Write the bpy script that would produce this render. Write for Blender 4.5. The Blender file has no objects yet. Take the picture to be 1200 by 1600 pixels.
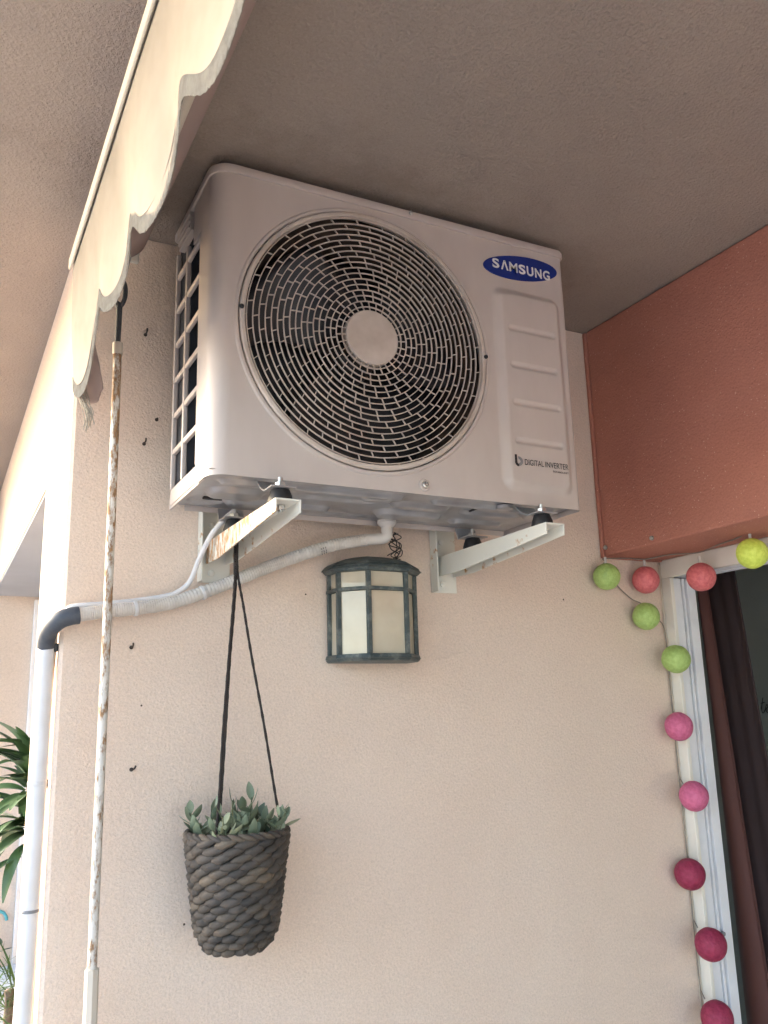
import bpy, bmesh, math, random
from mathutils import Vector, Matrix
random.seed(7)
PI = math.pi
sc = bpy.context.scene
C = sc.collection

# ---------------------------------------------------------------- camera
YAW, PITCH, ROLL = -0.4773, 0.2268, -0.0272
cy_, sy_ = math.cos(YAW), math.sin(YAW); cp_, sp_ = math.cos(PITCH), math.sin(PITCH)
fwd = Vector((-sy_ * cp_, cy_ * cp_, sp_)); rgt = Vector((cy_, sy_, 0)); upv = rgt.cross(fwd)
r2 = math.cos(ROLL) * rgt + math.sin(ROLL) * upv; u2 = -math.sin(ROLL) * rgt + math.cos(ROLL) * upv
cam_d = bpy.data.cameras.new('camera'); cam = bpy.data.objects.new('camera', cam_d); C.objects.link(cam)
M = Matrix((r2, u2, -fwd)).transposed().to_4x4(); M.translation = Vector((-0.3382, -1.6022, 1.6))
cam.matrix_world = M
cam_d.sensor_fit = 'VERTICAL'; cam_d.sensor_height = 36.0; cam_d.lens = 36.0 * 1360.45 / 1600.0
cam_d.clip_start = 0.02; cam_d.clip_end = 2000
sc.camera = cam

# ---------------------------------------------------------------- sky, sun, exposure
SUN_TO = Vector((-1.0, 1.1, 0.56)).normalized()
elev = math.asin(SUN_TO.z); azim = math.atan2(SUN_TO.x, SUN_TO.y)
w = bpy.data.worlds.new('World'); sc.world = w; w.use_nodes = True
wn = w.node_tree.nodes; bg = wn['Background']
sky = wn.new('ShaderNodeTexSky'); sky.sky_type = 'NISHITA'; sky.sun_disc = False
sky.sun_elevation = elev; sky.sun_rotation = azim; sky.dust_density = 3.0; sky.air_density = 1.0; sky.ozone_density = 1.0
w.node_tree.links.new(sky.outputs[0], bg.inputs[0]); bg.inputs[1].default_value = 0.15
sun_d = bpy.data.lights.new('sun', 'SUN'); sun_d.energy = 0.5; sun_d.angle = math.radians(12); sun_d.color = (1.0, 0.95, 0.87)
sun = bpy.data.objects.new('sun', sun_d); C.objects.link(sun)
sun.rotation_euler = SUN_TO.to_track_quat('Z', 'Y').to_euler()
vs = sc.view_settings; vs.view_transform = 'Standard'; vs.look = 'None'; vs.gamma = 1.0; vs.exposure = 3.0
vs.use_curve_mapping = False
sc.cycles.max_bounces = 6; sc.cycles.diffuse_bounces = 3; sc.cycles.glossy_bounces = 3; sc.cycles.transmission_bounces = 2
sc.cycles.use_adaptive_sampling = True; sc.cycles.adaptive_threshold = 0.03; sc.cycles.use_denoising = True

# ---------------------------------------------------------------- materials
def mat(name, col, rough=0.6, metal=0.0, spec=0.5, noise=None, bump=None, trans=0.0, sheen=0.0, coat=0.0, stretch=None):
    """noise=(scale, amount, second colour) mixes a second colour; bump = list of (kind, scale, strength, distance)"""
    m = bpy.data.materials.new(name); m.use_nodes = True
    nt = m.node_tree; n = nt.nodes; L = nt.links; b = n['Principled BSDF']
    b.inputs['Base Color'].default_value = (*col, 1); b.inputs['Roughness'].default_value = rough
    b.inputs['Metallic'].default_value = metal; b.inputs['Specular IOR Level'].default_value = spec
    if trans: b.inputs['Transmission Weight'].default_value = trans
    if sheen: b.inputs['Sheen Weight'].default_value = sheen
    if coat: b.inputs['Coat Weight'].default_value = coat
    tc = n.new('ShaderNodeTexCoord')
    if noise:
        sc_, lo, hi, col2 = noise
        t = n.new('ShaderNodeTexNoise'); t.inputs['Scale'].default_value = sc_; t.inputs['Detail'].default_value = 3; t.inputs['Roughness'].default_value = 0.65
        r = n.new('ShaderNodeValToRGB'); r.color_ramp.elements[0].position = lo; r.color_ramp.elements[1].position = hi
        r.color_ramp.elements[0].color = (*col, 1); r.color_ramp.elements[1].color = (*col2, 1)
        mpn = n.new('ShaderNodeMapping'); mpn.inputs['Scale'].default_value = stretch or (1, 1, 1); L.new(tc.outputs['Object'], mpn.inputs[0])
        L.new(mpn.outputs[0], t.inputs['Vector']); L.new(t.outputs[0], r.inputs[0]); L.new(r.outputs[0], b.inputs['Base Color'])
    prev = None
    for kind, s, st, dist in (bump or []):
        if kind == 'noise':
            t = n.new('ShaderNodeTexNoise'); t.inputs['Scale'].default_value = s; t.inputs['Detail'].default_value = 2; o = t.outputs[0]
        elif kind == 'voronoi':
            t = n.new('ShaderNodeTexVoronoi'); t.inputs['Scale'].default_value = s; t.feature = 'F1'; o = t.outputs['Distance']
        elif kind == 'wave':
            t = n.new('ShaderNodeTexWave'); t.inputs['Scale'].default_value = s; t.inputs['Distortion'].default_value = 1.5; t.bands_direction = 'DIAGONAL'; o = t.outputs[1]
        elif kind == 'fibre':
            t = n.new('ShaderNodeTexNoise'); t.inputs['Scale'].default_value = 1; t.inputs['Detail'].default_value = 3; o = t.outputs[0]
            mp = n.new('ShaderNodeMapping'); mp.inputs['Scale'].default_value = (70, 900, 900); L.new(tc.outputs['Object'], mp.inputs[0])
        elif kind == 'thread':
            t = n.new('ShaderNodeTexWave'); t.inputs['Scale'].default_value = s; t.inputs['Distortion'].default_value = 9; t.inputs['Detail'].default_value = 2; t.inputs['Detail Scale'].default_value = 1.2; o = t.outputs[1]
        elif kind == 'wavez':
            t = n.new('ShaderNodeTexWave'); t.inputs['Scale'].default_value = s; t.inputs['Distortion'].default_value = 0.6; t.bands_direction = 'Z'; o = t.outputs[1]
        bp = n.new('ShaderNodeBump'); bp.inputs['Strength'].default_value = st; bp.inputs['Distance'].default_value = dist
        L.new(mp.outputs[0] if kind == 'fibre' else tc.outputs['Object'], t.inputs['Vector']); L.new(o, bp.inputs['Height'])
        if prev: L.new(prev.outputs[0], bp.inputs['Normal'])
        prev = bp
    if prev: L.new(prev.outputs[0], b.inputs['Normal'])
    return m

def two_layer(name, base, layer, scale, lo, hi, rough=(0.5, 0.85), layer2=None, bump=0.3, axis_fade=None, stretch=None):
    """paint with a second substance (rust, dirt) in noise shaped patches"""
    m = bpy.data.materials.new(name); m.use_nodes = True
    nt = m.node_tree; n = nt.nodes; L = nt.links; b = n['Principled BSDF']
    tc = n.new('ShaderNodeTexCoord')
    t = n.new('ShaderNodeTexNoise'); t.inputs['Scale'].default_value = scale; t.inputs['Detail'].default_value = 5; t.inputs['Roughness'].default_value = 0.7
    mpp = n.new('ShaderNodeMapping'); mpp.inputs['Scale'].default_value = stretch or (1, 1, 1); L.new(tc.outputs['Object'], mpp.inputs[0]); L.new(mpp.outputs[0], t.inputs['Vector'])
    fac = t.outputs[0]
    if axis_fade:
        ax, a0, a1, amt = axis_fade      # shifts the amount along an object axis
        sp = n.new('ShaderNodeSeparateXYZ'); L.new(tc.outputs['Object'], sp.inputs[0])
        mr = n.new('ShaderNodeMapRange'); mr.inputs[1].default_value = a0; mr.inputs[2].default_value = a1
        mr.inputs[3].default_value = -amt; mr.inputs[4].default_value = amt
        L.new(sp.outputs[ax], mr.inputs[0])
        ad = n.new('ShaderNodeMath'); L.new(fac, ad.inputs[0]); L.new(mr.outputs[0], ad.inputs[1]); fac = ad.outputs[0]
    r = n.new('ShaderNodeMapRange'); r.inputs[1].default_value = lo; r.inputs[2].default_value = hi; L.new(fac, r.inputs[0])
    t2 = n.new('ShaderNodeTexNoise'); t2.inputs['Scale'].default_value = scale * 2.3; t2.inputs['Detail'].default_value = 2; L.new(tc.outputs['Object'], t2.inputs['Vector'])
    c2 = n.new('ShaderNodeMix'); c2.data_type = 'RGBA'; L.new(t2.outputs[0], c2.inputs[0])
    c2.inputs[6].default_value = (*layer, 1); c2.inputs[7].default_value = (*(layer2 or layer), 1)
    mx = n.new('ShaderNodeMix'); mx.data_type = 'RGBA'; L.new(r.outputs[0], mx.inputs[0]); mx.inputs[6].default_value = (*base, 1); L.new(c2.outputs[2], mx.inputs[7])
    L.new(mx.outputs[2], b.inputs['Base Color'])
    rr = n.new('ShaderNodeMapRange'); rr.inputs[3].default_value = rough[0]; rr.inputs[4].default_value = rough[1]; L.new(r.outputs[0], rr.inputs[0]); L.new(rr.outputs[0], b.inputs['Roughness'])
    bp = n.new('ShaderNodeBump'); bp.inputs['Strength'].default_value = bump; bp.inputs['Distance'].default_value = 0.0015; L.new(r.outputs[0], bp.inputs['Height']); L.new(bp.outputs[0], b.inputs['Normal'])
    return m

def plaster(name, col, col2, relief=0.5, scale=230.0, speck=0.0, dark_patch=None, depth=0.003, speck_col=(0.09, 0.06, 0.04), speck_scale=26, streak=False):
    """render coat: worm-like fine relief, mottled colour, pin holes, optional noise-edged stain at a world place"""
    m = bpy.data.materials.new(name); m.use_nodes = True
    nt = m.node_tree; n = nt.nodes; L = nt.links; b = n['Principled BSDF']; b.inputs['Roughness'].default_value = 0.9; b.inputs['Specular IOR Level'].default_value = 0.25
    tc = n.new('ShaderNodeTexCoord')
    big = n.new('ShaderNodeTexNoise'); big.inputs['Scale'].default_value = 3.0; big.inputs['Detail'].default_value = 3; big.inputs['Roughness'].default_value = 0.6
    L.new(tc.outputs['Object'], big.inputs['Vector'])
    cr = n.new('ShaderNodeValToRGB'); cr.color_ramp.elements[0].position = 0.35; cr.color_ramp.elements[1].position = 0.68
    cr.color_ramp.elements[0].color = (*col, 1); cr.color_ramp.elements[1].color = (*col2, 1); L.new(big.outputs[0], cr.inputs[0])
    out = cr.outputs[0]
    fine = n.new('ShaderNodeTexNoise'); fine.inputs['Scale'].default_value = scale; fine.inputs['Detail'].default_value = 2; fine.inputs['Roughness'].default_value = 0.55; fine.inputs['Distortion'].default_value = 0.8
    L.new(tc.outputs['Object'], fine.inputs['Vector'])
    vor = n.new('ShaderNodeTexVoronoi'); vor.inputs['Scale'].default_value = scale * 0.62; vor.feature = 'F1'; L.new(tc.outputs['Object'], vor.inputs['Vector'])
    # scattered dark pin holes
    if speck:
        pv = n.new('ShaderNodeTexVoronoi'); pv.inputs['Scale'].default_value = speck_scale; L.new(tc.outputs['Object'], pv.inputs['Vector'])
        wn_ = n.new('ShaderNodeTexWhiteNoise'); L.new(pv.outputs['Color'], wn_.inputs['Vector'])
        g = n.new('ShaderNodeMath'); g.operation = 'GREATER_THAN'; g.inputs[1].default_value = 1 - speck; L.new(wn_.outputs[0], g.inputs[0])
        d = n.new('ShaderNodeMath'); d.operation = 'LESS_THAN'; d.inputs[1].default_value = 0.055 if speck_scale < 50 else 0.16; L.new(pv.outputs['Distance'], d.inputs[0])
        mm = n.new('ShaderNodeMath'); mm.operation = 'MULTIPLY'; L.new(g.outputs[0], mm.inputs[0]); L.new(d.outputs[0], mm.inputs[1])
        mx = n.new('ShaderNodeMix'); mx.data_type = 'RGBA'; L.new(mm.outputs[0], mx.inputs[0]); L.new(out, mx.inputs[6]); mx.inputs[7].default_value = (*speck_col, 1); out = mx.outputs[2]
    # grains catch dust: light and dark grain tone
    gr = n.new('ShaderNodeMapRange'); gr.inputs[1].default_value = 0.3; gr.inputs[2].default_value = 0.7; gr.inputs[3].default_value = 0.90; gr.inputs[4].default_value = 1.06; L.new(fine.outputs[0], gr.inputs[0])
    mu = n.new('ShaderNodeVectorMath'); mu.operation = 'SCALE'; L.new(out, mu.inputs[0]); L.new(gr.outputs[0], mu.inputs['Scale']); out = mu.outputs[0]
    if streak:
        smp = n.new('ShaderNodeMapping'); smp.inputs['Scale'].default_value = (16, 16, 0.9); L.new(tc.outputs['Object'], smp.inputs[0])
        sn = n.new('ShaderNodeTexNoise'); sn.inputs['Scale'].default_value = 1; sn.inputs['Detail'].default_value = 4; sn.inputs['Roughness'].default_value = 0.7; L.new(smp.outputs[0], sn.inputs['Vector'])
        srr = n.new('ShaderNodeMapRange'); srr.inputs[1].default_value = 0.35; srr.inputs[2].default_value = 0.7; srr.inputs[3].default_value = 1.02; srr.inputs[4].default_value = 0.93; L.new(sn.outputs[0], srr.inputs[0])
        smu = n.new('ShaderNodeVectorMath'); smu.operation = 'SCALE'; L.new(out, smu.inputs[0]); L.new(srr.outputs[0], smu.inputs['Scale']); out = smu.outputs[0]
    if dark_patch:  # noise-edged darker patch around a given centre
        (cx, cy, cz), (rx, ry, rz), scol, amount = dark_patch
        mp = n.new('ShaderNodeMapping'); mp.inputs['Location'].default_value = (-cx / rx, -cy / ry, -cz / rz); mp.inputs['Scale'].default_value = (1 / rx, 1 / ry, 1 / rz)
        L.new(tc.outputs['Object'], mp.inputs[0])
        ln = n.new('ShaderNodeVectorMath'); ln.operation = 'LENGTH'; L.new(mp.outputs[0], ln.inputs[0])
        nz = n.new('ShaderNodeTexNoise'); nz.inputs['Scale'].default_value = 9; nz.inputs['Detail'].default_value = 4; nz.inputs['Roughness'].default_value = 0.75; L.new(tc.outputs['Object'], nz.inputs['Vector'])
        ad = n.new('ShaderNodeMath'); ad.operation = 'MULTIPLY_ADD'; ad.inputs[1].default_value = 1.6; L.new(nz.outputs[0], ad.inputs[0]); L.new(ln.outputs['Value'], ad.inputs[2])
        sr = n.new('ShaderNodeMapRange'); sr.inputs[1].default_value = 1.15; sr.inputs[2].default_value = 1.9; sr.inputs[3].default_value = amount; sr.inputs[4].default_value = 0; L.new(ad.outputs[0], sr.inputs[0])
        mx = n.new('ShaderNodeMix'); mx.data_type = 'RGBA'; L.new(sr.outputs[0], mx.inputs[0]); L.new(out, mx.inputs[6]); mx.inputs[7].default_value = (*scol, 1); out = mx.outputs[2]
    L.new(out, b.inputs['Base Color'])
    hh_ = n.new('ShaderNodeMath'); hh_.operation = 'MULTIPLY_ADD'; hh_.inputs[1].default_value = 0.55; L.new(vor.outputs['Distance'], hh_.inputs[0]); L.new(fine.outputs[0], hh_.inputs[2])
    b1 = n.new('ShaderNodeBump'); b1.inputs['Strength'].default_value = relief; b1.inputs['Distance'].default_value = depth; L.new(hh_.outputs[0], b1.inputs['Height'])
    L.new(b1.outputs[0], b.inputs['Normal'])
    return m

MT = {}
MT['wall'] = plaster('beige_render', (0.74, 0.59, 0.48), (0.77, 0.625, 0.515), relief=0.46, scale=270, speck=0.05)
MT['ceiling'] = plaster('ceiling_render', (0.36, 0.30, 0.257), (0.40, 0.335, 0.285), relief=0.8, scale=240, depth=0.0032, dark_patch=((0.30, -0.2, 2.533), (0.55, 0.26, 1.0), (0.20, 0.155, 0.125), 0.5))
MT['farwall'] = plaster('far_render', (0.62, 0.53, 0.45), (0.66, 0.57, 0.49), relief=0.25, scale=150)
MT['red'] = plaster('terracotta_render', (0.48, 0.195, 0.14), (0.54, 0.228, 0.166), relief=0.6, scale=260, speck=0.35, speck_col=(0.70, 0.42, 0.33), speck_scale=120)
MT['paint'] = mat('casing_paint', (0.55, 0.48, 0.44), 0.46, spec=0.45, noise=(9.0, 0.35, 0.75, (0.505, 0.435, 0.395)), stretch=(1.6, 1.6, 0.6), bump=[('noise', 700, 0.04, 0.0005)])
MT['grille'] = mat('grille_plastic', (0.58, 0.50, 0.44), 0.5, noise=(14.0, 0.4, 0.75, (0.44, 0.36, 0.30)))
MT['tray'] = mat('galvanised_tray', (0.44, 0.44, 0.455), 0.30, metal=0.4, noise=(12.0, 0.4, 0.7, (0.32, 0.30, 0.295)), bump=[('noise', 60, 0.1, 0.002)])
MT['dark'] = mat('dark_interior', (0.035, 0.032, 0.034), 0.7)
MT['shroud'] = mat('dusty_shroud', (0.085, 0.062, 0.048), 0.75, noise=(18, 0.35, 0.7, (0.055, 0.042, 0.034)))
MT['blade'] = mat('fan_blade_plastic', (0.028, 0.026, 0.028), 0.45)
MT['coil'] = mat('coil_fins', (0.045, 0.05, 0.062), 0.5, metal=0.3, bump=[('wavez', 260, 0.5, 0.002)])
MT['bracket'] = two_layer('bracket_paint', (0.76, 0.74, 0.66), (0.42, 0.19, 0.06), 22, 0.60, 0.68, layer2=(0.6, 0.36, 0.14), bump=0.2)
def rusty_bracket():
    m = bpy.data.materials.new('rust_streaked_bracket_paint'); m.use_nodes = True
    nt = m.node_tree; n = nt.nodes; L = nt.links; b = n['Principled BSDF']; b.inputs['Roughness'].default_value = 0.6
    tc = n.new('ShaderNodeTexCoord')
    mp = n.new('ShaderNodeMapping'); mp.inputs['Scale'].default_value = (60, 95, 38); L.new(tc.outputs['Object'], mp.inputs[0])
    t = n.new('ShaderNodeTexNoise'); t.inputs['Scale'].default_value = 1; t.inputs['Detail'].default_value = 9; t.inputs['Roughness'].default_value = 0.72; L.new(mp.outputs[0], t.inputs['Vector'])
    r = n.new('ShaderNodeMapRange'); r.inputs[1].default_value = 0.43; r.inputs[2].default_value = 0.58; L.new(t.outputs[0], r.inputs[0])
    mx = n.new('ShaderNodeMix'); mx.data_type = 'RGBA'; L.new(r.outputs[0], mx.inputs[0]); mx.inputs[6].default_value = (0.78, 0.75, 0.66, 1); mx.inputs[7].default_value = (0.52, 0.25, 0.08, 1)
    L.new(mx.outputs[2], b.inputs['Base Color'])
    return m
MT['bracket_rust'] = rusty_bracket()
MT['rubber'] = mat('black_rubber', (0.018, 0.018, 0.02), 0.55)
MT['steel'] = mat('zinc_bolt', (0.55, 0.55, 0.53), 0.32, metal=0.9)
MT['black'] = mat('black_print', (0.02, 0.02, 0.022), 0.5)
MT['greyprint'] = mat('grey_print', (0.22, 0.22, 0.23), 0.5)
MT['blue'] = mat('blue_print', (0.008, 0.026, 0.20), 0.35)
MT['white'] = mat('white_print', (0.74, 0.73, 0.72), 0.45)
MT['pvc'] = mat('white_plastic_pipe', (0.72, 0.71, 0.72), 0.45, noise=(9, 0.4, 0.8, (0.62, 0.60, 0.58)))
MT['hose'] = mat('taped_hose', (0.60, 0.555, 0.51), 0.6, noise=(40, 0.4, 0.75, (0.48, 0.43, 0.375)))
MT['elbow'] = mat('dark_rubber_elbow', (0.055, 0.065, 0.085), 0.6, noise=(60, 0.4, 0.7, (0.085, 0.09, 0.1)))
MT['nozzle'] = mat('translucent_white_nozzle', (0.60, 0.56, 0.52), 0.4)
MT['lantern'] = two_layer('weathered_dark_metal', (0.05, 0.068, 0.068), (0.16, 0.18, 0.165), 38, 0.48, 0.70, layer2=(0.26, 0.26, 0.23), rough=(0.45, 0.8), bump=0.35)
MT['milk'] = mat('milky_glass', (0.62, 0.555, 0.43), 0.05, spec=0.6, noise=(14, 0.3, 0.75, (0.52, 0.45, 0.33)), coat=0.2, bump=[('noise', 16, 0.12, 0.004)])
MT['basket'] = []
for k, c in enumerate([(0.052, 0.043, 0.035), (0.072, 0.058, 0.045), (0.036, 0.031, 0.027), (0.105, 0.082, 0.059), (0.060, 0.050, 0.042)]):
    MT['basket'].append(mat('seagrass_%s' % 'abcde'[k], c, 0.7, noise=(90, 0.35, 0.7, tuple(x * 1.5 for x in c)), bump=[('fibre', 1, 0.8, 0.0016)]))
MT['rope'] = mat('brown_black_cord', (0.035, 0.027, 0.024), 0.8, bump=[('wave', 150, 0.9, 0.002)])
MT['soil'] = mat('potting_soil', (0.03, 0.024, 0.018), 0.95, bump=[('noise', 160, 1, 0.004)])
def leafmat(name, c, c2, rough=0.5):
    m = mat(name, c, rough, noise=(22, 0.3, 0.75, c2), bump=[('noise', 90, 0.25, 0.001)])
    b = m.node_tree.nodes['Principled BSDF']; b.inputs['Subsurface Weight'].default_value = 0.0
    return m
MT['sage'] = [leafmat('grey_green_leaf', (0.17, 0.21, 0.135), (0.23, 0.27, 0.175)), leafmat('deep_green_leaf', (0.09, 0.13, 0.085), (0.13, 0.17, 0.11)), leafmat('pale_green_leaf', (0.27, 0.31, 0.20), (0.32, 0.36, 0.24))]
MT['stem'] = mat('green_stem', (0.12, 0.13, 0.07), 0.7)
MT['leaf'] = [leafmat('glossy_dark_leaf', (0.028, 0.06, 0.026), (0.05, 0.10, 0.045), 0.35), leafmat('glossy_green_leaf', (0.045, 0.10, 0.04), (0.07, 0.14, 0.055), 0.38), leafmat('pale_leaf_underside', (0.13, 0.19, 0.12), (0.18, 0.24, 0.16), 0.5)]
MT['grass'] = [leafmat('blade_green', (0.045, 0.09, 0.02), (0.08, 0.15, 0.04), 0.5), leafmat('blade_bright', (0.10, 0.19, 0.05), (0.14, 0.24, 0.07), 0.5)]
MT['bark'] = mat('pale_bark', (0.20, 0.15, 0.115), 0.9, noise=(40, 0.4, 0.65, (0.12, 0.085, 0.06)), bump=[('noise', 60, 0.6, 0.004)])
MT['fabric'] = mat('cream_awning_fabric', (0.34, 0.305, 0.265), 0.9, spec=0.15, noise=(9, 0.35, 0.72, (0.28, 0.25, 0.215)), bump=[('noise', 900, 0.15, 0.0005)])
MT['shadefabric'] = mat('shade_tinted_fabric', (0.46, 0.36, 0.33), 0.9, spec=0.15, noise=(7, 0.35, 0.75, (0.42, 0.325, 0.30)))  # same cream cloth, with its pinkish shade tint put into the colour
MT['fringe'] = mat('greyed_fringe', (0.42, 0.385, 0.33), 0.95, spec=0.1, noise=(60, 0.35, 0.7, (0.30, 0.275, 0.235)))
MT['rail'] = mat('cream_aluminium', (0.74, 0.69, 0.58), 0.45)
MT['pole'] = two_layer('rust_spotted_pole_paint', (0.66, 0.62, 0.56), (0.17, 0.085, 0.042), 80, 0.45, 0.60, layer2=(0.42, 0.25, 0.12), bump=0.5, axis_fade=(2, 0.30, 1.30, 0.055), stretch=(1.4, 1.4, 0.55))
MT['hookmetal'] = mat('dark_hook_metal', (0.045, 0.052, 0.062), 0.5, noise=(60, 0.4, 0.7, (0.09, 0.09, 0.095)))
MT['handle'] = mat('beige_plastic_handle', (0.62, 0.55, 0.46), 0.55)
MT['frame'] = mat('cream_door_frame', (0.84, 0.80, 0.71), 0.5, noise=(10, 0.4, 0.8, (0.79, 0.74, 0.64)), bump=[('noise', 120, 0.12, 0.001)])
MT['track'] = mat('white_aluminium_track', (0.80, 0.80, 0.82), 0.5, noise=(14, 0.5, 0.85, (0.70, 0.70, 0.71)))
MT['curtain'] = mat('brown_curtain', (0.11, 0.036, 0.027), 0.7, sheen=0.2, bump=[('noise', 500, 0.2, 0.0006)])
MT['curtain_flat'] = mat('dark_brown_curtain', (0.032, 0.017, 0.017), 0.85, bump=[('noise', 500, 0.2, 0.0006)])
MT['room'] = mat('grey_room_paint', (0.36, 0.375, 0.345), 0.9, noise=(3, 0.4, 0.7, (0.32, 0.335, 0.31)))
MT['cord'] = mat('clear_grey_cord', (0.25, 0.21, 0.17), 0.5)
MT['nail'] = mat('rusty_nail_metal', (0.05, 0.035, 0.028), 0.6, metal=0.3)
MT['floor'] = mat('pale_floor_tile', (0.22, 0.20, 0.185), 0.5, noise=(4, 0.35, 0.7, (0.18, 0.165, 0.15)))
MT['ground'] = mat('pale_paving_ground', (0.56, 0.53, 0.49), 0.9, noise=(2, 0.35, 0.7, (0.48, 0.455, 0.42)))
MT['wire'] = mat('dark_thin_wire', (0.03, 0.022, 0.02), 0.6)
MT['caulk'] = mat('old_caulk', (0.60, 0.53, 0.43), 0.8, bump=[('noise', 200, 0.8, 0.002)])
MT['conduit'] = mat('beige_cable', (0.70, 0.55, 0.42), 0.6)
MT['soffit'] = mat('grey_soffit_paint', (0.46, 0.485, 0.53), 0.85, noise=(5, 0.35, 0.7, (0.42, 0.44, 0.48)))
MT['turq'] = mat('turquoise_paint', (0.10, 0.42, 0.50), 0.5)
MT['potwhite'] = mat('white_planter', (0.62, 0.66, 0.74), 0.5)
def ballmat(name, c, c2):
    return mat(name, c, 0.62, noise=(120, 0.36, 0.62, tuple(min(0.9, x * 1.06) for x in c2)), bump=[('thread', 40, 0.4, 0.0014), ('noise', 300, 0.25, 0.001)], spec=0.45)
MT['b_green'] = ballmat('green_thread', (0.34, 0.49, 0.13), (0.41, 0.56, 0.18))
MT['b_lime'] = ballmat('lime_yellow_thread', (0.60, 0.74, 0.09), (0.70, 0.82, 0.15))
MT['b_coral'] = ballmat('coral_thread', (0.62, 0.13, 0.14), (0.70, 0.19, 0.19))
MT['b_pink'] = ballmat('pink_thread', (0.54, 0.11, 0.22), (0.61, 0.15, 0.27))
MT['b_rasp'] = ballmat('raspberry_thread', (0.25, 0.018, 0.055), (0.32, 0.032, 0.078))

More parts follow.
